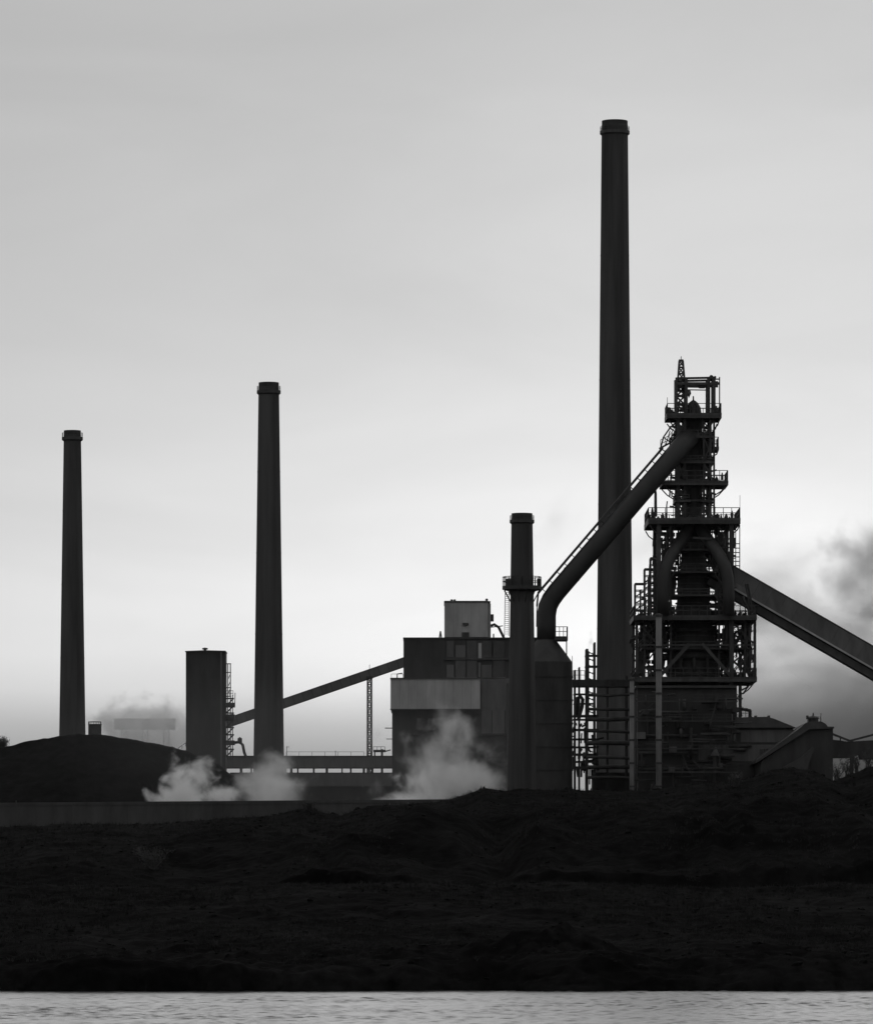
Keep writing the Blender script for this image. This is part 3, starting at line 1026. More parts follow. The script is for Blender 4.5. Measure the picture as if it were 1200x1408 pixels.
C = Thing('cast_house', 'dark cast house at the foot of the blast furnace, low roof stepping right', 'building', (P(950, 0, 985).x, 985, GZ))
D = 985
q = lambda x, y: ((x - 600) * D / FPX, CZ + (HY - y) * D / FPX)
body = C.part('wall', MB().prism([q(878, 1210), q(1092, 1210), q(1092, 1004), q(1080, 1000), q(1018, 1000), q(1011, 992), q(1011, 946), q(876, 946)], D, D + 34), 'clad_dark')
roof = C.part('roof', MB().prism([q(1010, 1001), q(1010, 987), q(1052, 986), q(1062, 988), q(1094, 1001)], D - 1, D + 34), 'roof')
C.part('roof', MB().prism([q(874, 946.2), q(874, 943), q(1012, 943), q(1012, 946.2)], D - 1, D + 34), 'roof')
for x in (1041, 1059):
    C.part('roof_vent', MB().box((q(x - 1.5, 0)[0], D + 4, q(0, 988)[1]), (q(x + 1.5, 0)[0], D + 7, q(0, 983)[1])), 'steel', roof)
clad_front(C, body, 1018, 1090, 1004, 1021, D, D, 'clad_mid', 12)
clad_front(C, body, 960, 1084, 1024, 1047, D, D, 'clad_mid', 11)
clad_front(C, body, 882, 955, 962, 1010, D, D, 'clad_dark', 14.5, rows=2)
for x0, x1, ya, yb in ((976, 992, 1024.5, 1034), (1000, 1012, 1006, 1019), (1045, 1056, 1030, 1044)):
    w = C.part('window', MB().box((q(x0, 0)[0], D - .5, q(0, yb)[1]), (q(x1, 0)[0], D - .2, q(0, ya)[1])), 'glass', body)
    m = MB()
    for x in np.linspace(x0, x1, 4):
        m.box((q(x, 0)[0] - .1, D - .6, q(0, yb)[1]), (q(x, 0)[0] + .1, D - .45, q(0, ya)[1]))
    C.part('window_frame', m, 'steel', w)
C.part('hood', MB().lathe(q(982, 0)[0], D - 3, [(.9, q(0, 1040)[1]), (.8, q(0, 1038)[1]), (.4, q(0, 1032)[1]), (.2, q(0, 1029)[1])], 16), 'pale_pipe', body, label='pale conical hood')
C.part('hood_duct', MB().tube([(q(982, 0)[0], D - 3, q(0, 1041)[1]), (q(982, 0)[0], D - 3, GZ)], .5, 10), 'steel', body)
for y in (980, 1012, 1036, 1058):
    C.part('service_pipe', MB().tube([(q(878, 0)[0], D - 1.2, q(0, y)[1]), (q(958, 0)[0], D - 1.2, q(0, y)[1])], .3, 8), 'steel', body, smooth=True)

r3 = random.Random(9)
for k in range(90):
    x, y = r3.uniform(872, 1010), r3.uniform(948, 1085)
    dd = D - r3.uniform(.6, 5)
    u = r3.random()
    if u < .4:
        C.part('service_pipe', MB().tube([(q(x, 0)[0], dd, q(0, y)[1]), (q(x + r3.uniform(10, 40), 0)[0], dd, q(0, y + r3.uniform(-2, 2))[1])], r3.choice([.15, .22, .35]), 7), 'rust', body, smooth=True)
    elif u < .7:
        C.part('down_pipe', MB().tube([(q(x, 0)[0], dd, q(0, y)[1]), (q(x, 0)[0], dd, q(0, y + r3.uniform(12, 45))[1])], r3.choice([.12, .2, .32]), 7), 'steel', body, smooth=True)
    elif u < .85:
        C.part('brace', MB().beam((q(x, 0)[0], dd, q(0, y)[1]), (q(x + r3.uniform(-25, 25), 0)[0], dd, q(0, y + r3.uniform(15, 35))[1]), .3), 'steel', body)
    else:
        w = r3.uniform(4, 12)
        C.part('cabin', MB().box((q(x, 0)[0], D - r3.uniform(1.2, 4), q(0, y + w * .8)[1]), (q(x + w, 0)[0], D - .02, q(0, y)[1])), r3.choice(['clad_dark', 'clad_mid', 'roof']), body)
for y in (965, 992, 1030, 1062):
    w_ = C.part('walkway', MB().box((q(872, 0)[0], D - 5.5, q(0, y + 1.5)[1]), (q(1012, 0)[0], D - 4.2, q(0, y)[1])), 'steel', body)
    C.part('railing', MB().rail([(q(872, 0)[0], D - 5.4, q(0, y)[1]), (q(1012, 0)[0], D - 5.4, q(0, y)[1])], 1.2, 2.2, .1, 2), 'steel', w_)
D = 965
q = lambda x, y: ((x - 600) * D / FPX, CZ + (HY - y) * D / FPX)
B = Thing('ore_shed', 'shed with a long sloping roof and a small railed vent on its peak', 'building', (P(1100, 0, D).x, D, GZ))
wl = B.part('wall', MB().prism([q(1046, 1210), q(1145, 1210), q(1145, 1002), q(1112, 1002), q(1046, 1048)], D, D + 22), 'clad_dark')
B.part('roof', MB().prism([q(1040, 1049), q(1040, 1045.5), q(1102, 999.5), q(1106, 995), q(1113, 992.5), q(1129, 992.5), q(1135, 996), q(1137.5, 999.5), q(1146, 999.5), q(1146, 1002), q(1112, 1003.2)], D - .8, D + 22), 'roof')
v = B.part('roof_vent', MB().lathe(q(1121, 0)[0], D + 6, [(1.0, q(0, 993)[1]), (1.0, q(0, 987)[1]), (1.3, q(0, 986.5)[1]), (.7, q(0, 984)[1]), (.15, q(0, 983)[1]), (.12, q(0, 979)[1]), (.01, q(0, 979)[1])], 14), 'steel')
m = MB()
m.rail([(q(1112, 0)[0], D + 4, q(0, 993)[1]), (q(1130, 0)[0], D + 4, q(0, 993)[1])], 1.1, .8, .1, 1)
m.beam((q(1130.5, 0)[0], D + 4, q(0, 993)[1]), (q(1130.5, 0)[0], D + 4, q(0, 980)[1]), .12)
m.box((q(1110.5, 0)[0], D + 4, q(0, 988)[1]), (q(1113.5, 0)[0], D + 5, q(0, 983)[1]))
B.part('railing', m, 'steel', v)
clad_front(B, wl, 1114, 1144, 1005, 1070, D, D, 'clad_dark', 10, rows=2)
m = MB().prism([q(1060, 1070), q(1060, 1064), q(1100, 1042), q(1115, 1028), q(1117, 1030), q(1110, 1050), q(1104, 1070)], D - 4, D - 1.5)
B.part('chute', m, 'clad_dark')

G = Thing('low_gallery', 'low covered gallery on posts at the right edge, behind bare bushes', 'gallery', (P(1200, 0, 975).x, 975, GZ))
D = 975
q = lambda x, y: ((x - 600) * D / FPX, CZ + (HY - y) * D / FPX)
gl = G.part('body', MB().prism([q(1143, 1042), q(1143, 1017), q(1166, 1020), q(1200, 1018), q(1290, 1018), q(1290, 1044), q(1184, 1044), q(1182, 1038), q(1170, 1042)], D, D + 5), 'clad_dark')
G.part('roof_truss', MB().beam((q(1143, 0)[0], D, q(0, 1009)[1]), (q(1168, 0)[0], D, q(0, 1019)[1]), .4).beam((q(1168, 0)[0], D, q(0, 1019)[1]), (q(1210, 0)[0], D, q(0, 1008)[1]), .4).beam((q(1210, 0)[0], D, q(0, 1008)[1]), (q(1290, 0)[0], D, q(0, 1008)[1]), .4).beam((q(1155, 0)[0], D, q(0, 1014)[1]), (q(1155, 0)[0], D, q(0, 1019)[1]), .25).beam((q(1230, 0)[0], D, q(0, 1008)[1]), (q(1230, 0)[0], D, q(0, 1019)[1]), .25), 'steel', gl)
clad_front(G, gl, 1186, 1289, 1020, 1036, D, D, 'clad_dark', 13)
for x in (1172, 1214, 1256):
    for dy in (.6, 4.2):
        G.part('post', MB().beam((q(x, 0)[0], D + dy, q(0, 1041)[1]), (q(x, 0)[0], D + dy, GZ - .3), .45), 'steel')

# ------------------------------------------------------------------ pale vent pipes in front of the furnace
for x, ya, w, lab in ((868.5, 934, 6.2, 'slim pale standing pipe left of the blast furnace, in front of the tallest chimney'), (905.5, 846, 8.2, 'tall thick pale standing pipe in front of the blast furnace')):
    D = 962
    s = D / FPX
    V = Thing('vent_pipe', lab, 'pipe', (P(x, 0, D).x, D, GZ), 'pale pipes standing before the furnace')
    X = P(x, 0, D).x
    zt = CZ + (HY - ya) * s
    V.part('riser', MB().tube([(X, D, GZ), (X, D, zt)], w * s / 2, 18), 'pale_pipe', smooth=True)
    V.part('cap', MB().lathe(X, D, [(w * s / 2 + .02, zt - .3), (w * s / 2 + .12, zt - .3), (w * s / 2 + .12, zt + .15), (.02, zt + .35)], 18), 'steel')
    src = None
    k = 0
    while GZ + 3 + k * 4.4 < zt - 2:
        zz = GZ + 3 + k * 4.4
        if src is None:
            z0 = zz
            src = V.part('collar', MB().lathe(X, D, [(w * s / 2 + .01, zz), (w * s / 2 + .1, zz), (w * s / 2 + .1, zz + .35), (w * s / 2 + .01, zz + .35)], 18, True), 'pipe')
        else:
            V.link_copy(src, (0, 0, zz - z0))
        k += 1

# ------------------------------------------------------------------ pipe rack between dust catcher and furnace
D = 1012
s = D / FPX
q = lambda x, y, dy=0: ((x - 600) * s, D + dy, CZ + (HY - y) * s)
YG = HY - (GZ - CZ) / s
T = Thing('pipe_rack', 'open steel pipe rack between the round dust catcher and the furnace', 'pipe rack', (q(820, 0)[0], D, GZ))
for x, ya, w in ((790, 922, .35), (796, 918, .3), (806.5, 893, .55), (806.5, 900, .3), (817, 884, .4), (861, 930, .4), (835, 935, .3)):
    for dy in (-2.2, 2.2):
        T.part('column', MB().beam(q(x, YG, dy), q(x, ya, dy), w), 'steel')
T.part('bridge_girder', MB().box(q(786, 945, -3), q(870, 935.5, 3)), 'steel')
T.part('railing', MB().rail([q(787, 935.5, -2.8), q(803, 935.5, -2.8)], 1.8, .9, .1, 2), 'steel')
for x0, x1, y, w in ((804, 822, 902, .25), (804, 822, 917, .3), (788, 820, 955, .22), (788, 818, 968, .22), (787, 822, 985, .4), (787, 822, 990, .25), (787, 822, 1004, .35), (787, 822, 1017, .3), (787, 822, 1028, .3), (787, 822, 1038, .4), (787, 822, 1048, .3), (787, 822, 1056, .5)):
    for dy in (-2.2, 2.2):
        T.part('beam', MB().beam(q(x0, y, dy), q(x1, y, dy), w), 'steel')
y = 896
while y < 980:
    T.part('ladder_bay', MB().beam(q(807, y, -2), q(817, y + 6, -2), .16).beam(q(809, y, -2), q(809, y + 9, -2), .14).beam(q(807, y + 3, -2), q(817, y + 3, -2), .14), 'steel')
    y += 9
T.part('loop_pipe', MB().tube([q(792, 985), q(792, 968), q(794, 960), q(798, 958), (q(801, 962)), q(800, 972), q(797, 982), q(795, 990)], .38, 8), 'rust', smooth=True)
r2 = random.Random(3)
for k in range(46):
    x = r2.uniform(788, 820)
    y = r2.uniform(985, 1060)
    if r2.random() < .5:
        T.part('pipe', MB().tube([q(x, y, r2.uniform(-2, 2)), q(x + r2.uniform(-2, 2), y + r2.uniform(6, 26), r2.uniform(-2, 2))], r2.choice([.14, .2, .3]), 6), 'steel')
    else:
        T.part('pipe', MB().tube([q(x, y, -1), q(x + r2.uniform(-12, 12), y + r2.uniform(-6, 6), -1)], r2.choice([.12, .2]), 6), 'steel')
for y, r in ((957, .45), (976, .5), (990, .7), (1006, .5), (1023, .8), (1042, .5), (1056, .7), (1070, .5)):
    T.part('main_pipe', MB().tube([q(806, y, -3.2), q(835, y + r2.uniform(-1, 1), -3.2), q(866, y + r2.uniform(-1, 2), -3.2), q(900, y, -3.2)], r * .6, 12), 'steel', smooth=True)
T.part('pump_house', MB().box(q(815, 1210, 3), q(868, 1062, 10)), 'clad_dark')

# ------------------------------------------------------------------ plant building in the middle
D = 1110
s = D / FPX
q = lambda x, y, dy=0: Vector(((x - 600) * s, D + dy, CZ + (HY - y) * s))
T = Thing('plant_building', 'big stepped plant building with a pale box on top, steam at its foot', 'building', (q(620, 0)[0], D, GZ))
YG = HY - (GZ - CZ) / s
low = T.part('lower_block', MB().box(q(539, YG, 0), q(740, 976, 26)), 'clad_dark')
bel = T.part('panel_block', MB().box(q(537, 975.8, -2.5), q(660, 933.5, 24)), 'clad_dark')
clad_front(T, bel, 537, 660, 933.5, 976, D - 2.5, D - 2.5, 'clad_pale', 12.3)
T.part('coping', MB().box(q(536.5, 934.2, -2.9), q(660.5, 932.8, 24.2)), 'steel', bel)
T.part('coping', MB().box(q(536.5, 976.8, -2.9), q(660.5, 975.4, -2.3)), 'steel', bel)
rb = T.part('side_block', MB().box(q(660, 976, 1), q(740, 933, 25)), 'clad_mid')
clad_front(T, rb, 662, 697, 935, 1010, D + 1, D - .2, 'clad_mid', 11.6, rows=2)
T.part('drain_pipe', MB().tube([q(697.5, 940, -.6), q(697.5, 1090, -.6)], .22, 8), 'steel', rb)
up_ = T.part('upper_block', MB().box(q(554.5, 933, 2), q(740, 877, 24)), 'clad_dark')
clad_front(T, up_, 555, 611, 878, 932, D + 2, D + 2, 'clad_dark', 14)
T.part('parapet', MB().box(q(554, 878, 1.7), q(741, 876, 24.3)), 'steel', up_)
# open floors in the right part of the upper block
for ya, yb in ((881, 903), (908, 931)):
    for x0, x1 in ((614, 624), (626, 640), (642, 656), (662, 676), (678, 694)):
        pale = (x0 in (614, 662) and ya > 900) or (x0 == 626 and ya < 900)
        w = T.part('bay_window', MB().box(q(x0, yb, 1.5), q(x1, ya + (6 if pale else 0), 1.96)), 'clad_mid' if pale else 'glass', up_)
        T.part('window_sill', MB().box(q(x0 - .5, yb + 1, 1.2), q(x1 + .5, yb, 1.97)), 'clad_mid', w)
T.part('floor_band', MB().box(q(611, 907, 1.2), q(740, 903.5, 1.97)), 'steel', up_)
T.part('stair_panel', MB().box(q(657.5, 905, .9), q(662, 884, 1.95)), 'clad_pale', up_, label='narrow pale strip')
T.part('stair_panel', MB().box(q(657.5, 931, .9), q(661, 911, 1.95)), 'clad_mid', up_)
for i, x0 in enumerate((572, 588, 606, 624, 642)):
    T.part('bay_opening', MB().box(q(x0, 1005, -.4), q(x0 + 11, 988, -.05)), 'glass', low)
for x in (541, 561, 582, 600, 618, 636, 655, 676, 694):
    T.part('wall_rib', MB().box(q(x - .7, YG, -.5), q(x + .7, 977, -.02)), 'clad_dark', low)
for y in (1010, 1040, 1070):
    T.part('floor_band', MB().box(q(539, y + 1.2, -.35), q(698, y - 1.2, -.02)), 'clad_dark', low)
tb = T.part('top_block', MB().box(q(611, 877, 5), q(672, 825.5, 19)), 'clad_mid')
clad_front(T, tb, 611, 671, 826, 876, D + 5, D + 5, 'clad_pale', 12)
T.part('coping', MB().box(q(610.4, 826.4, 4.7), q(674.5, 824.8, 19.3)), 'steel', tb)
T.part('side_shaft', MB().box(q(672.2, 877, 5.6), q(675, 828, 12)), 'clad_pale', tb)
T.part('door', MB().box(q(635, 876, 4.6), q(645, 868, 4.85)), 'steel', tb)
T.part('door_hood', MB().box(q(636, 858, 4.3), q(644, 855, 4.85)), 'steel', tb)
for x, ya in ((621, 821), (625, 821), (669.5, 820)):
    T.part('roof_vent', MB().lathe(q(x, 0)[0], D + 8, [(.28, q(0, 825)[2]), (.28, q(0, ya + 1)[2]), (.4, q(0, ya + 1)[2]), (.02, q(0, ya)[2])], 8), 'steel', tb)
T.part('davit', MB().beam(q(604, 876, 6), q(605.5, 866, 6), .3).beam(q(607, 876, 6), q(605.5, 866, 6), .3), 'steel', up_)
m = MB()
m.tube([q(675, 858, 8), q(680, 856, 8), q(686, 860, 8), q(692, 872, 8), q(694, 877, 8)], .3, 8)
m.beam(q(675, 860, 8), q(692, 858, 8), .2)
m.beam(q(677, 852, 8), q(677, 842, 8), .7)
m.beam(q(679, 877, 8), q(679, 869, 8), .3)
T.part('roof_pipework', m, 'steel', up_)
m = MB()
m.rail([q(538, 933, -1.5), q(554, 933, -1.5)], .9, 1.2, .09, 1)
m.tube([q(546, 933, 0), q(546, 927, 0), q(553, 926, 0)], .14, 6)
T.part('railing', m, 'steel', bel)
lam = T.part('lamp_bracket', MB().beam(q(529, 1001, 2), q(539, 1001, 2), .2).beam(q(531, 1016, 2), q(539, 1016, 2), .16), 'steel', low)
m = MB().lattice(q(690, 1096, -4), q(690, 1068, -4), 1.2, 1.2, 1.2, .2)
T.part('lattice_post', m, 'steel', low)

# ------------------------------------------------------------------ inclined conveyor gallery to the plant building
D = 1200
s = D / FPX
q = lambda x, y, dy=0: Vector(((x - 600) * s, D + dy, CZ + (HY - y) * s))
T = Thing('inclined_gallery', 'thin enclosed conveyor gallery climbing to the plant building past the second chimney', 'conveyor', (q(508, 0)[0], D, GZ))
a, b_ = q(300, 999), q(560, 909.5)
cas = T.part('casing', MB().beam(a, b_, 3.2, 12.2 * s), 'clad_dark')
dv = b_ - a
d = dv.normalized()
nseg = 20
src = None
for i in range(nseg):
    p0 = a + dv * (i / nseg) + d * .05 + Vector((0, -1.68, 0))
    p1 = a + dv * ((i + 1) / nseg) - d * .05 + Vector((0, -1.68, 0))
    if src is None:
        src = T.part('cladding_panel', MB().beam(p0, p1, .12, 11.4 * s), 'clad_mid', cas)
        f0 = p0
    else:
        T.link_copy(src, p0 - f0, cas)
T.part('roof_strip', MB().beam(a + Vector((0, 0, 6.6 * s)), b_ + Vector((0, 0, 6.6 * s)), 3.6, .16), 'steel', cas)
YG = HY - (GZ - CZ) / s
T.part('trestle', MB().lattice(q(508, YG), q(508, 932), 6.5 * s, 5.5 * s, 1.6, .26), 'steel')
T.part('trestle_cap', MB().box(q(503.5, 933, -2), q(512.5, 930.5, 2)), 'steel')
T.part('lamp_post', MB().beam(q(508, 922), q(508, 914), .12), 'steel', cas)

# ------------------------------------------------------------------ dark tower on the left with its stair
D = 1115
s = D / FPX
q = lambda x, y, dy=0: Vector(((x - 600) * s, D + dy, CZ + (HY - y) * s))
YG = HY - (GZ - CZ) / s
T = Thing('coal_tower', 'dark windowless tower with a stair up its right side, beside the coal heap', 'tower', (q(283, 0)[0], D, GZ))
wx0, wx1, wx2 = q(255.5, 0)[0], q(303.5, 0)[0], q(309.5, 0)[0]
dep = 9.0
zt = q(0, 896.5)[2]
base = [(wx0, D), (wx1, D), (wx2, D + 1.6), (wx2, D + dep), (wx0, D + dep)]
m = MB()
m.add([(x, y, GZ) for x, y in base] + [(x, y, zt) for x, y in base], [tuple(range(4, -1, -1)), tuple(range(5, 10))] + [(i, (i + 1) % 5, 5 + (i + 1) % 5, 5 + i) for i in range(5)])
tw = T.part('wall', m, 'clad_dark')
clad_front(T, tw, 256, 303, 899, 1040, D, D, 'clad_dark', 15.6, rows=4)
T.part('corner_strip', MB().box((wx1 - .1, D - .25, GZ), (wx1 + .25, D + .1, zt - .1)), 'clad_mid', tw)
r_ = T.part('roof', MB().prism([(wx0 - .15, zt), (wx2 + .1, zt), (wx2 + .1, zt + .25), (q(281, 0)[0], q(0, 894.2)[2]), (wx0 - .15, zt + .2)], D - .3, D + dep + .2), 'roof')
T.part('roof_vent', MB().lathe(q(281, 0)[0], D + 3, [(.3, q(0, 895)[2]), (.3, q(0, 892.5)[2]), (.62, q(0, 892.3)[2]), (.62, q(0, 890.4)[2]), (.02, q(0, 889.6)[2])], 12), 'steel', r_)
m = MB()
for x in (312.5, 316):
    m.beam(q(x, 1045, 3), q(x, 912, 3), .22)
m.beam(q(319, 1045, 3), q(319, 955, 3), .18)
m.beam(q(322, 972, 3), q(322.5, 952, 3), .16)
for y in (912, 924, 945, 957):
    m.beam(q(309, y, 3), q(317, y, 3), .2)
for y in (925, 935, 945):
    m.beam(q(312, y + 10, 3), q(316.5, y, 3), .14)
y = 960
while y < 1040:
    m.beam(q(309, y, 3), q(321, y, 3), .3)
    m.beam(q(310, y + 10, 3.5), q(320, y, 3.5), .28)
    y += 10
st = T.part('stair', m, 'steel')
for y in (969, 1021, 985):
    T.part('landing', MB().box(q(309.6, y + 3, 1.5), q(322, y - 3, 5)), 'steel', st)
T.part('railing', MB().rail([q(310, 957, 1.6), q(320, 957, 1.6)], 1.2, .8, .1, 2), 'steel', st)
T.part('spout_pipe', MB().tube([q(320, 1021, 3), q(329, 1020, 3), q(333, 1024, 3), q(335, 1034, 3), q(338, 1042, 3)], .32, 8), 'steel')
T.part('spout_head', MB().lathe(q(329, 0)[0], D + 3, [(.02, q(0, 1013)[2]), (.5, q(0, 1015)[2]), (.5, q(0, 1021)[2]), (.02, q(0, 1023)[2])], 10), 'steel')
T.part('hand_rail', MB().rail([q(246, 1034, -2), q(256, 1027, -2)], .8, 1, .1, 1), 'steel')

# ------------------------------------------------------------------ long low conveyor bridge and shed behind the steam
D = 1175
s = D / FPX
q = lambda x, y, dy=0: Vector(((x - 600) * s, D + dy, CZ + (HY - y) * s))
YG = HY - (GZ - CZ) / s
T = Thing('conveyor_bridge', 'long level conveyor bridge on short posts between the tower and plant building', 'conveyor', (q(420, 0)[0], D, GZ))
br = T.part('casing', MB().box(q(306, 1056.5, 0), q(545, 1040, 5)), 'clad_dark')
clad_front(T, br, 306, 545, 1040.5, 1056, D, D, 'clad_mid', 14)
T.part('coping', MB().box(q(305, 1041, -.3), q(546, 1039.4, 5.3)), 'steel', br)
for i, x in enumerate((308, 331, 345, 356, 364, 372, 392, 400, 409, 431, 449, 470, 482, 500, 507, 512, 525, 540)):
    for dy in (.6, 4.4):
        T.part('post', MB().beam(q(x, YG, dy), q(x, 1056.4, dy), (.35, .5, .25)[i % 3]), 'steel')
T.part('walk_rail', MB().rail([q(393, 1039.4, 2), q(500, 1039.4, 2)], .95, 3, .08, 1), 'steel', br)
T.part('lamp_post', MB().beam(q(394, 1039.4, 2), q(394, 1026, 2), .13).beam(q(394, 1027, 2), q(397, 1027, 2), .12), 'steel', br)
T.part('lamp_post', MB().beam(q(461, 1039.4, 2), q(461, 1032, 2), .13), 'steel', br)
m = MB()
m.box(q(513, 1034, 1), q(530, 1031, 4)).beam(q(525, 1040, 2), q(525, 1030, 2), .5).beam(q(530, 1033, 2), q(537, 1031, 2), .25).rail([q(513, 1031, 1.2), q(529, 1031, 1.2)], .7, .8, .1, 1)
m.beam(q(515, 1040, 2), q(515, 1034, 2), .3)
T.part('drive_house', m, 'steel', br)
D = 1160
s = D / FPX
q = lambda x, y, dy=0: Vector(((x - 600) * s, D + dy, CZ + (HY - y) * s))
YG = HY - (GZ - CZ) / s
T = Thing('long_shed', 'long low shed under the level conveyor bridge, half hidden by steam', 'building', (q(430, 0)[0], D, GZ))
wl = T.part('wall', MB().box(q(318, YG, 3), q(545, 1081, 12)), 'clad_dark')
rf = T.part('roof', MB().prism([(0, 0)] * 0 + [(q(316, 0)[0], q(0, 1082)[2]), (q(547, 0)[0], q(0, 1082)[2]), (q(547, 0)[0], q(0, 1062.5)[2]), (q(316, 0)[0], q(0, 1062.5)[2])], D, D + 12.5), 'roof')
clad_front(T, rf, 318, 545, 1064, 1081, D, D, 'clad_mid', 15)
for i in range(12):
    T.part('bay_door', MB().box(q(324 + i * 18.4, YG, 2.8), q(336 + i * 18.4, 1084, 2.97)), 'clad_dark', wl)

# ------------------------------------------------------------------ small tank on the coal heap, hazy bunker behind
D = 1082
s = D / FPX
q = lambda x, y, dy=0: Vector(((x - 600) * s, D + dy, CZ + (HY - y) * s))
T = Thing('water_tank', 'small dark round tank with a railed top, just right of the thinnest chimney', 'tank', (q(130.5, 0)[0], D, q(0, 1015)[2]))
tk = T.part('vessel', MB().lathe(q(130.5, 0)[0], D, [(9 * s, q(0, 1016)[2]), (9 * s, q(0, 997)[2]), (9.5 * s, q(0, 997)[2]), (9.5 * s, q(0, 996)[2]), (.02, q(0, 995.4)[2])], 28), 'clad_dark')
m = MB()
for k in range(14):
    aa = 2 * math.pi * k / 14
    p = Vector((q(130.5, 0)[0] + 8.6 * s * math.cos(aa), D + 8.6 * s * math.sin(aa), q(0, 996)[2]))
    m.beam(p, p + Vector((0, 0, .5)), .08)
m.torus((q(130.5, 0)[0], D, q(0, 996)[2] + .5), 8.6 * s, .06, 24, 5)
T.part('railing', m, 'steel', tk)
T.part('pipe', MB().tube([q(122.5, 1015, -1), q(122.5, 992.5, -1)], .12, 6), 'steel', tk)
D = 1340
s = D / FPX
q = lambda x, y, dy=0: Vector(((x - 600) * s, D + dy, CZ + (HY - y) * s))
T = Thing('far_gallery', 'thin dark far gallery on posts, dim in smoke behind the coal heap', 'gallery', (q(200, 0)[0], D, GZ))
g_ = T.part('casing', MB().box(q(157, 1003, 0), q(240, 989.5, 5)), 'clad_mid')
T.part('roof', MB().box(q(156, 989.5, -.4), q(241, 988.2, 5.4)), 'roof', g_)
for x in (170, 199, 228):
    T.part('trestle', MB().lattice(q(x, HY - (GZ - CZ) / s, 2.5), q(x, 1002.9, 2.5), 1.6, 1.4, 3.0, .13), 'clad_mid')

# ------------------------------------------------------------------ concrete wall along the yard
D = 890
s = D / FPX
T = Thing('retaining_wall', 'long plain concrete wall below the steam, behind the dark mounds', 'wall', (P(300, 0, D).x, D, GZ))
x0, x1 = -80, 690
n = 30
src = None
for i in range(n):
    xa, xb = x0 + (x1 - x0) * i / n, x0 + (x1 - x0) * (i + 1) / n
    a, b_ = P(xa, 0, D), P(xb, 0, D)
    zt = P(0, 1105.4 - 5.9 * i / n, D).z
    T.part('wall_panel', MB().box((a.x + .01, D, GZ - .5), (b_.x - .01, D + .6, zt - .3)), 'wall')
a, b_ = P(x0, 1104.9, D), P(x1, 1099, D)
a_core = P(0, 1106.5, D).z
T.part('wall_core', MB().box((P(x0 + .3, 0, D).x, D + .15, GZ - .4), (P(x1 - .3, 0, D).x, D + .45, a_core)), 'wall')
T.part('coping', MB().beam(a + Vector((0, .3, -.25)), b_ + Vector((0, .3, -.25)), .8, .56), 'wall')
T.part('post', MB().beam(P(22, 1106, D - .3), P(22, 1101, D - .3), .2), 'steel')

# ------------------------------------------------------------------ bushes
def bush(name, x, y, D, h, w, label, leafy, n=16, group=None, seed=0):
    r = random.Random(seed)
    p = P(x, y, D)
    z = float(ground_z(np.array([p.x]), np.array([D]))[0]) if D < 900 else p.z
    base = Vector((p.x, D, z - .15))
    T = Thing(name, label, 'shrub', base, group)
    m = MB()
    tips = []
    for i in range(n):
        a = r.uniform(0, 6.28)
        tilt = r.uniform(.1, .9)
        d = Vector((math.cos(a) * tilt * w / h, math.sin(a) * tilt * w / h, 1))
        pts = [base + Vector((r.uniform(-.2, .2), r.uniform(-.2, .2), 0))]
        L = h * r.uniform(.55, 1)
        for k in range(5):
            pts.append(pts[-1] + d * (L / 5) + Vector((r.uniform(-.1, .1), r.uniform(-.1, .1), r.uniform(-.05, .05))) * h * .4)
        m.tube(pts, [.07, .06, .05, .04, .03, .02], 5)
        for k in range(2, 6):
            for j in range(3):
                e = pts[k] + Vector((r.uniform(-1, 1), r.uniform(-1, 1), r.uniform(.1, 1))) * h * .22
                m.tube([pts[k], e], [.03, .015], 4)
                tips.append(e)
    T.part('stems', m, 'bark')
    if leafy:
        m = MB()
        for e in tips:
            for j in range(leafy):
                c = e + Vector((r.gauss(0, 1), r.gauss(0, 1), r.gauss(0, 1))) * h * .1
                u = Vector((r.uniform(-1, 1), r.uniform(-1, 1), r.uniform(-1, 1))).normalized() * r.uniform(.06, .16)
                v_ = u.cross(Vector((r.uniform(-1, 1), r.uniform(-1, 1), r.uniform(-1, 1)))).normalized() * r.uniform(.05, .1)
                m.add([c - u, c + v_, c + u, c - v_], [(0, 1, 2, 3)])
        T.part('foliage', m, 'leaf')
    return T


bush('leafy_bush', 2, 1034, 1079, 2.9, 2.2, 'dark rounded bush on the coal heap at the left edge', 9, 22, seed=1)
for i, (x, h, lab) in enumerate(((1150, 3.0, 'bare scraggy bush against the sheds right wall'), (1164, 3.4, 'bare twiggy bush second from the shed, under the gallery'), (1178, 3.0, 'bare twiggy bush third from the shed, on the rising bank'), (1193, 3.2, 'bare twiggy bush nearest the right edge of the picture'))):
    bush('bare_bush', x, 1075, 806, h, h * .8, lab, 0, 13, 'bare bushes on the bank at the right', seed=20 + i)
for i, (x, D, h, lab) in enumerate(((210, 705, 3.0, 'low dark bush on the left bank below the long wall'), (424, 797, 1.2, 'tiny bush topping the small hump before the wall'), (1010, 790, 1.8, 'scrubby bush on the bank below the shed roof'))):
    bush('scrub_bush', x, 1150, D, h, h, lab, 5, 14, 'low scrub on the mounds', seed=40 + i)

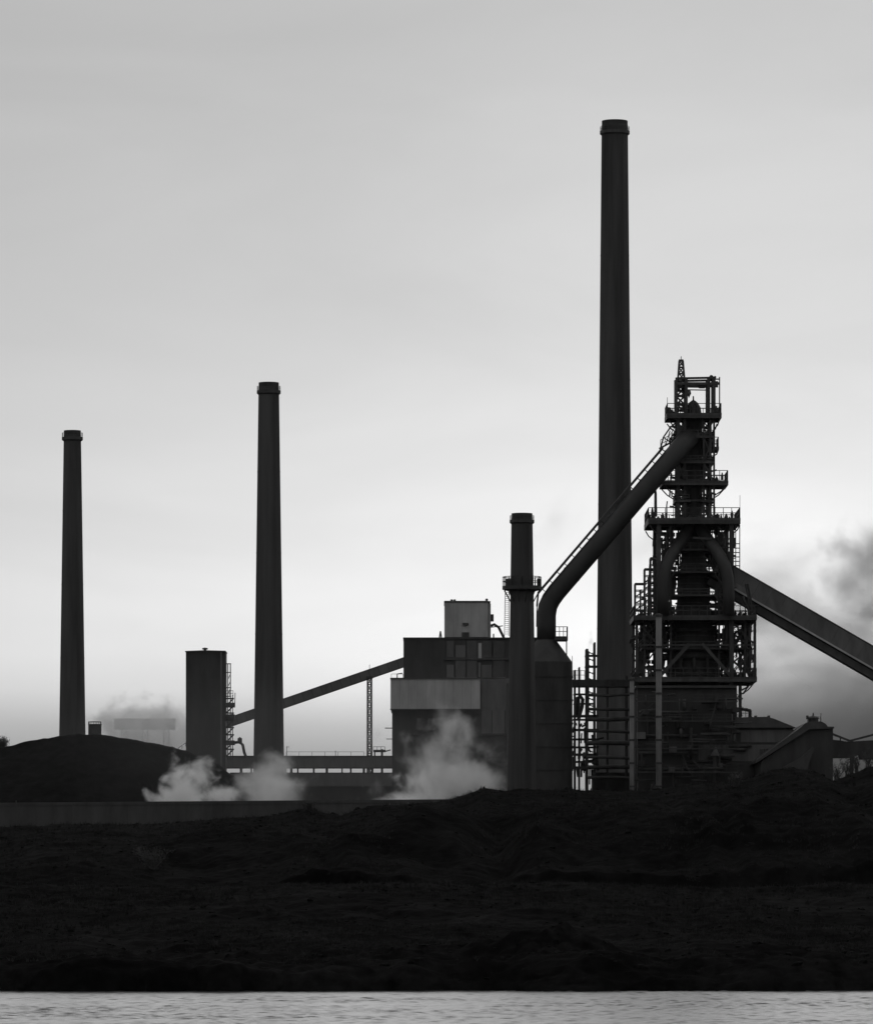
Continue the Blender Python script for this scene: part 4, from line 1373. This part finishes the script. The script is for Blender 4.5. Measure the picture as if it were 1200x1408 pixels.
# ------------------------------------------------------------------ rubble and rough grass on the banks
N = 7000
Yr = rng.uniform(529, 808, N)
Xr = (rng.uniform(-20, 1220, N) - 600) * Yr / FPX
Zr = ground_z(Xr, Yr)
sz = 0.08 + 0.28 * rng.rand(N) ** 4
sz = np.where(Yr < 560, sz * 1.3, sz)
ico = np.array([(0, 0, 1), (.89, 0, .45), (.28, .85, .45), (-.72, .53, .45), (-.72, -.53, .45), (.28, -.85, .45), (.72, .53, -.45), (-.28, .85, -.45), (-.89, 0, -.45), (-.28, -.85, -.45), (.72, -.53, -.45), (0, 0, -1)])
icf = [(0, 1, 2), (0, 2, 3), (0, 3, 4), (0, 4, 5), (0, 5, 1), (1, 6, 2), (2, 7, 3), (3, 8, 4), (4, 9, 5), (5, 10, 1), (2, 6, 7), (3, 7, 8), (4, 8, 9), (5, 9, 10), (1, 10, 6)]
vv = (ico[None] * (1 + .35 * rng.randn(N, 12, 1)) * sz[:, None, None] * np.array([1.2, 1.2, .8])) + np.stack([Xr, Yr, Zr], -1)[:, None]
ff = (np.array(icf)[None] + (np.arange(N) * 12)[:, None, None]).reshape(-1, 3)
o = mesh_obj('slag_rubble', vv.reshape(-1, 3).tolist(), ff.tolist(), 'rock')
tag(o, 'loose slag rubble strewn over the dark banks', 'rubble', kind='stuff')
N = 20000
Yr = np.where(rng.rand(N) < .55, rng.uniform(532, 660, N), rng.uniform(660, 812, N))
Xr = (rng.uniform(-20, 1220, N) - 600) * Yr / FPX
mask = fbm(Xr / 12, Yr / 20, 71, 3) > -.15
Xr, Yr = Xr[mask], Yr[mask]
Zr = ground_z(Xr, Yr)
n_ = len(Xr)
vs, B3 = [], 4
hh = (0.25 + .5 * rng.rand(n_, B3))
ang = rng.rand(n_, B3) * 6.28
off = rng.randn(n_, B3, 2) * .14
lean = rng.randn(n_, B3, 2) * .2
bx_ = np.stack([Xr, Yr, Zr], -1)[:, None, :] + np.concatenate([off, np.full((n_, B3, 1), -.08)], -1)
sd = np.stack([np.cos(ang), np.sin(ang), ang * 0], -1) * .05
tp = bx_ + np.concatenate([lean * hh[..., None] * 2, hh[..., None]], -1)
tri = np.stack([bx_ - sd, bx_ + sd, tp], 2).reshape(-1, 3)
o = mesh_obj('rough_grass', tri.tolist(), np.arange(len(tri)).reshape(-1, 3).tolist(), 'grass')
tag(o, 'rough dry grass tufts over the dark banks', 'grass', kind='stuff')

# ------------------------------------------------------------------ steam and smoke
def plume(name, label, x, y, D, rx, ry, rz, dens, scale, seed, alb=.98, aniso=.15, lo=0.0, hi=.9, core=.42, lean=0.0, basey=None, kind='stuff', stretch=(1, 1, 1), flare=0.0):
    """a closed lumpy shell round a cloud whose density follows noise and thins to nothing at the shell"""
    c = P(x, y, D)
    s = D / FPX
    r = np.random.RandomState(seed)
    nu, nv = 28, 16
    vs, fs = [], []
    for j in range(nv + 1):
        ph = math.pi * j / nv
        for i in range(nu):
            th = 2 * math.pi * i / nu
            vs.append((math.sin(ph) * math.cos(th), math.sin(ph) * math.sin(th), -math.cos(ph)))
    for j in range(nv):
        for i in range(nu):
            fs.append((j * nu + i, j * nu + (i + 1) % nu, (j + 1) * nu + (i + 1) % nu, (j + 1) * nu + i))
    o = mesh_obj(name, vs, fs, None)
    bpy.context.view_layer.update()
    import bmesh
    bm = bmesh.new()
    bm.from_mesh(o.data)
    bmesh.ops.remove_doubles(bm, verts=bm.verts, dist=1e-5)
    bm.to_mesh(o.data)
    bm.free()
    o.location = c
    o.scale = (rx * s, ry, rz * s)
    o.rotation_euler = (0, lean, 0)
    m = bpy.data.materials.new(name)
    m.use_nodes = True
    t = m.node_tree
    t.nodes.remove(t.nodes['Principled BSDF'])
    pv = t.nodes.new('ShaderNodeVolumePrincipled')
    pv.inputs['Color'].default_value = (alb, alb, alb, 1)
    pv.inputs['Anisotropy'].default_value = aniso
    t.links.new(pv.outputs[0], t.nodes['Material Output'].inputs['Volume'])
    tc = t.nodes.new('ShaderNodeTexCoord')
    ge = t.nodes.new('ShaderNodeNewGeometry')
    ma = t.nodes.new('ShaderNodeMapping')
    ma.inputs['Location'].default_value = (seed * 13.7, seed * 3.1, seed * 7.7)
    ma.inputs['Scale'].default_value = stretch
    t.links.new(ge.outputs['Position'], ma.inputs[0])
    n = t.nodes.new('ShaderNodeTexNoise')
    n.inputs['Scale'].default_value = scale
    n.inputs['Detail'].default_value = 6
    n.inputs['Roughness'].default_value = .58
    n.inputs['Distortion'].default_value = .3
    t.links.new(ma.outputs[0], n.inputs[0])
    ln = t.nodes.new('ShaderNodeVectorMath')
    ln.operation = 'LENGTH'
    t.links.new(tc.outputs['Object'], ln.inputs[0])
    ed = t.nodes.new('ShaderNodeMapRange')      # 1 inside, 0 at the shell
    ed.inputs[1].default_value = .15
    ed.inputs[2].default_value = 1.0
    ed.inputs[3].default_value = core
    ed.inputs[4].default_value = -0.75
    t.links.new(ln.outputs['Value'], ed.inputs[0])
    sep = t.nodes.new('ShaderNodeSeparateXYZ')
    t.links.new(tc.outputs['Object'], sep.inputs[0])
    fl = t.nodes.new('ShaderNodeMath')
    fl.operation = 'MULTIPLY'
    fl.inputs[1].default_value = -flare
    t.links.new(sep.outputs['Z'], fl.inputs[0])
    ad0 = t.nodes.new('ShaderNodeMath')
    ad0.operation = 'ADD'
    t.links.new(ed.outputs[0], ad0.inputs[0])
    t.links.new(fl.outputs[0], ad0.inputs[1])
    ad = t.nodes.new('ShaderNodeMath')
    ad.operation = 'ADD'
    n2 = t.nodes.new('ShaderNodeMapRange')
    n2.clamp = False
    n2.inputs[1].default_value = .25
    n2.inputs[2].default_value = .75
    n2.inputs[3].default_value = -.75
    n2.inputs[4].default_value = .75
    t.links.new(n.outputs[0], n2.inputs[0])
    t.links.new(n2.outputs[0], ad.inputs[0])
    t.links.new(ad0.outputs[0], ad.inputs[1])
    rp = t.nodes.new('ShaderNodeMapRange')
    rp.interpolation_type = 'SMOOTHSTEP'
    rp.inputs[1].default_value = lo
    rp.inputs[2].default_value = hi
    rp.inputs[3].default_value = 0
    rp.inputs[4].default_value = dens
    t.links.new(ad.outputs[0], rp.inputs[0])
    t.links.new(rp.outputs[0], pv.inputs['Density'])
    o.data.materials.append(m)
    tag(o, label, 'steam' if 'steam' in name else ('mist' if 'mist' in name else 'smoke'), kind=kind)
    return o


plume('steam_cloud', 'bright billow of white steam at the foot of the coal heap', 262, 1090, 985, 102, 12, 88, 1.5, .17, 1, core=.5, alb=.998, flare=.25)
plume('steam_cloud', 'thinner steam drifting up round the second chimney base', 378, 1075, 985, 96, 10, 122, .38, .16, 2, core=.5, alb=.998, flare=.25)
plume('steam_cloud', 'wide white steam rising before the plant building', 618, 1062, 985, 168, 13, 165, .34, .13, 3, core=.5, alb=.998, flare=.25)
plume('steam_cloud', 'dense low puff of steam at the plant buildings left foot', 568, 1098, 978, 90, 11, 88, 1.5, .17, 8, core=.5, alb=.998, flare=.25)
plume('steam_wisp', 'small steam wisp beside the tallest chimney above the pipe rack', 813, 882, 1030, 12, 2, 24, .5, .6, 4)
plume('smoke_drift', 'thin grey smoke drifting between the coal heap and the dark tower', 198, 992, 1310, 140, 14, 105, .34, .10, 5, alb=.97, core=.65, flare=.35)
plume('smoke_cloud', 'dark smoke cloud hanging above the conveyor at the right edge', 1232, 792, 1700, 200, 50, 190, .07, .045, 6, alb=.55, aniso=.1, core=.6, hi=.7)
plume('smoke_bank', 'broad grey smoke bank low behind the furnace and conveyor', 1180, 960, 1900, 700, 70, 400, .052, .022, 7, alb=.55, aniso=.1, core=.75, stretch=(.6, 1, 1))

plume('mist_bank', 'faint low mist lying between the left chimneys and the furnace', 470, 1075, 1070, 950, 130, 330, .0011, .02, 12, alb=.97, core=.75)

# ------------------------------------------------------------------ haze over the whole site
hz = MB().box((-2600, -400, -6), (2600, 4900, 200))
ho = mesh_obj('haze', hz.v, hz.f, None)
hm = bpy.data.materials.new('haze')
hm.use_nodes = True
t = hm.node_tree
t.nodes.remove(t.nodes['Principled BSDF'])
pv = t.nodes.new('ShaderNodeVolumePrincipled')
pv.inputs['Color'].default_value = (.95, .95, .95, 1)
pv.inputs['Density'].default_value = 0.5e-5
pv.inputs['Anisotropy'].default_value = .3
t.links.new(pv.outputs[0], t.nodes['Material Output'].inputs['Volume'])
ho.data.materials.append(hm)
tag(ho, 'thin even haze over the river and works', 'haze', kind='stuff')
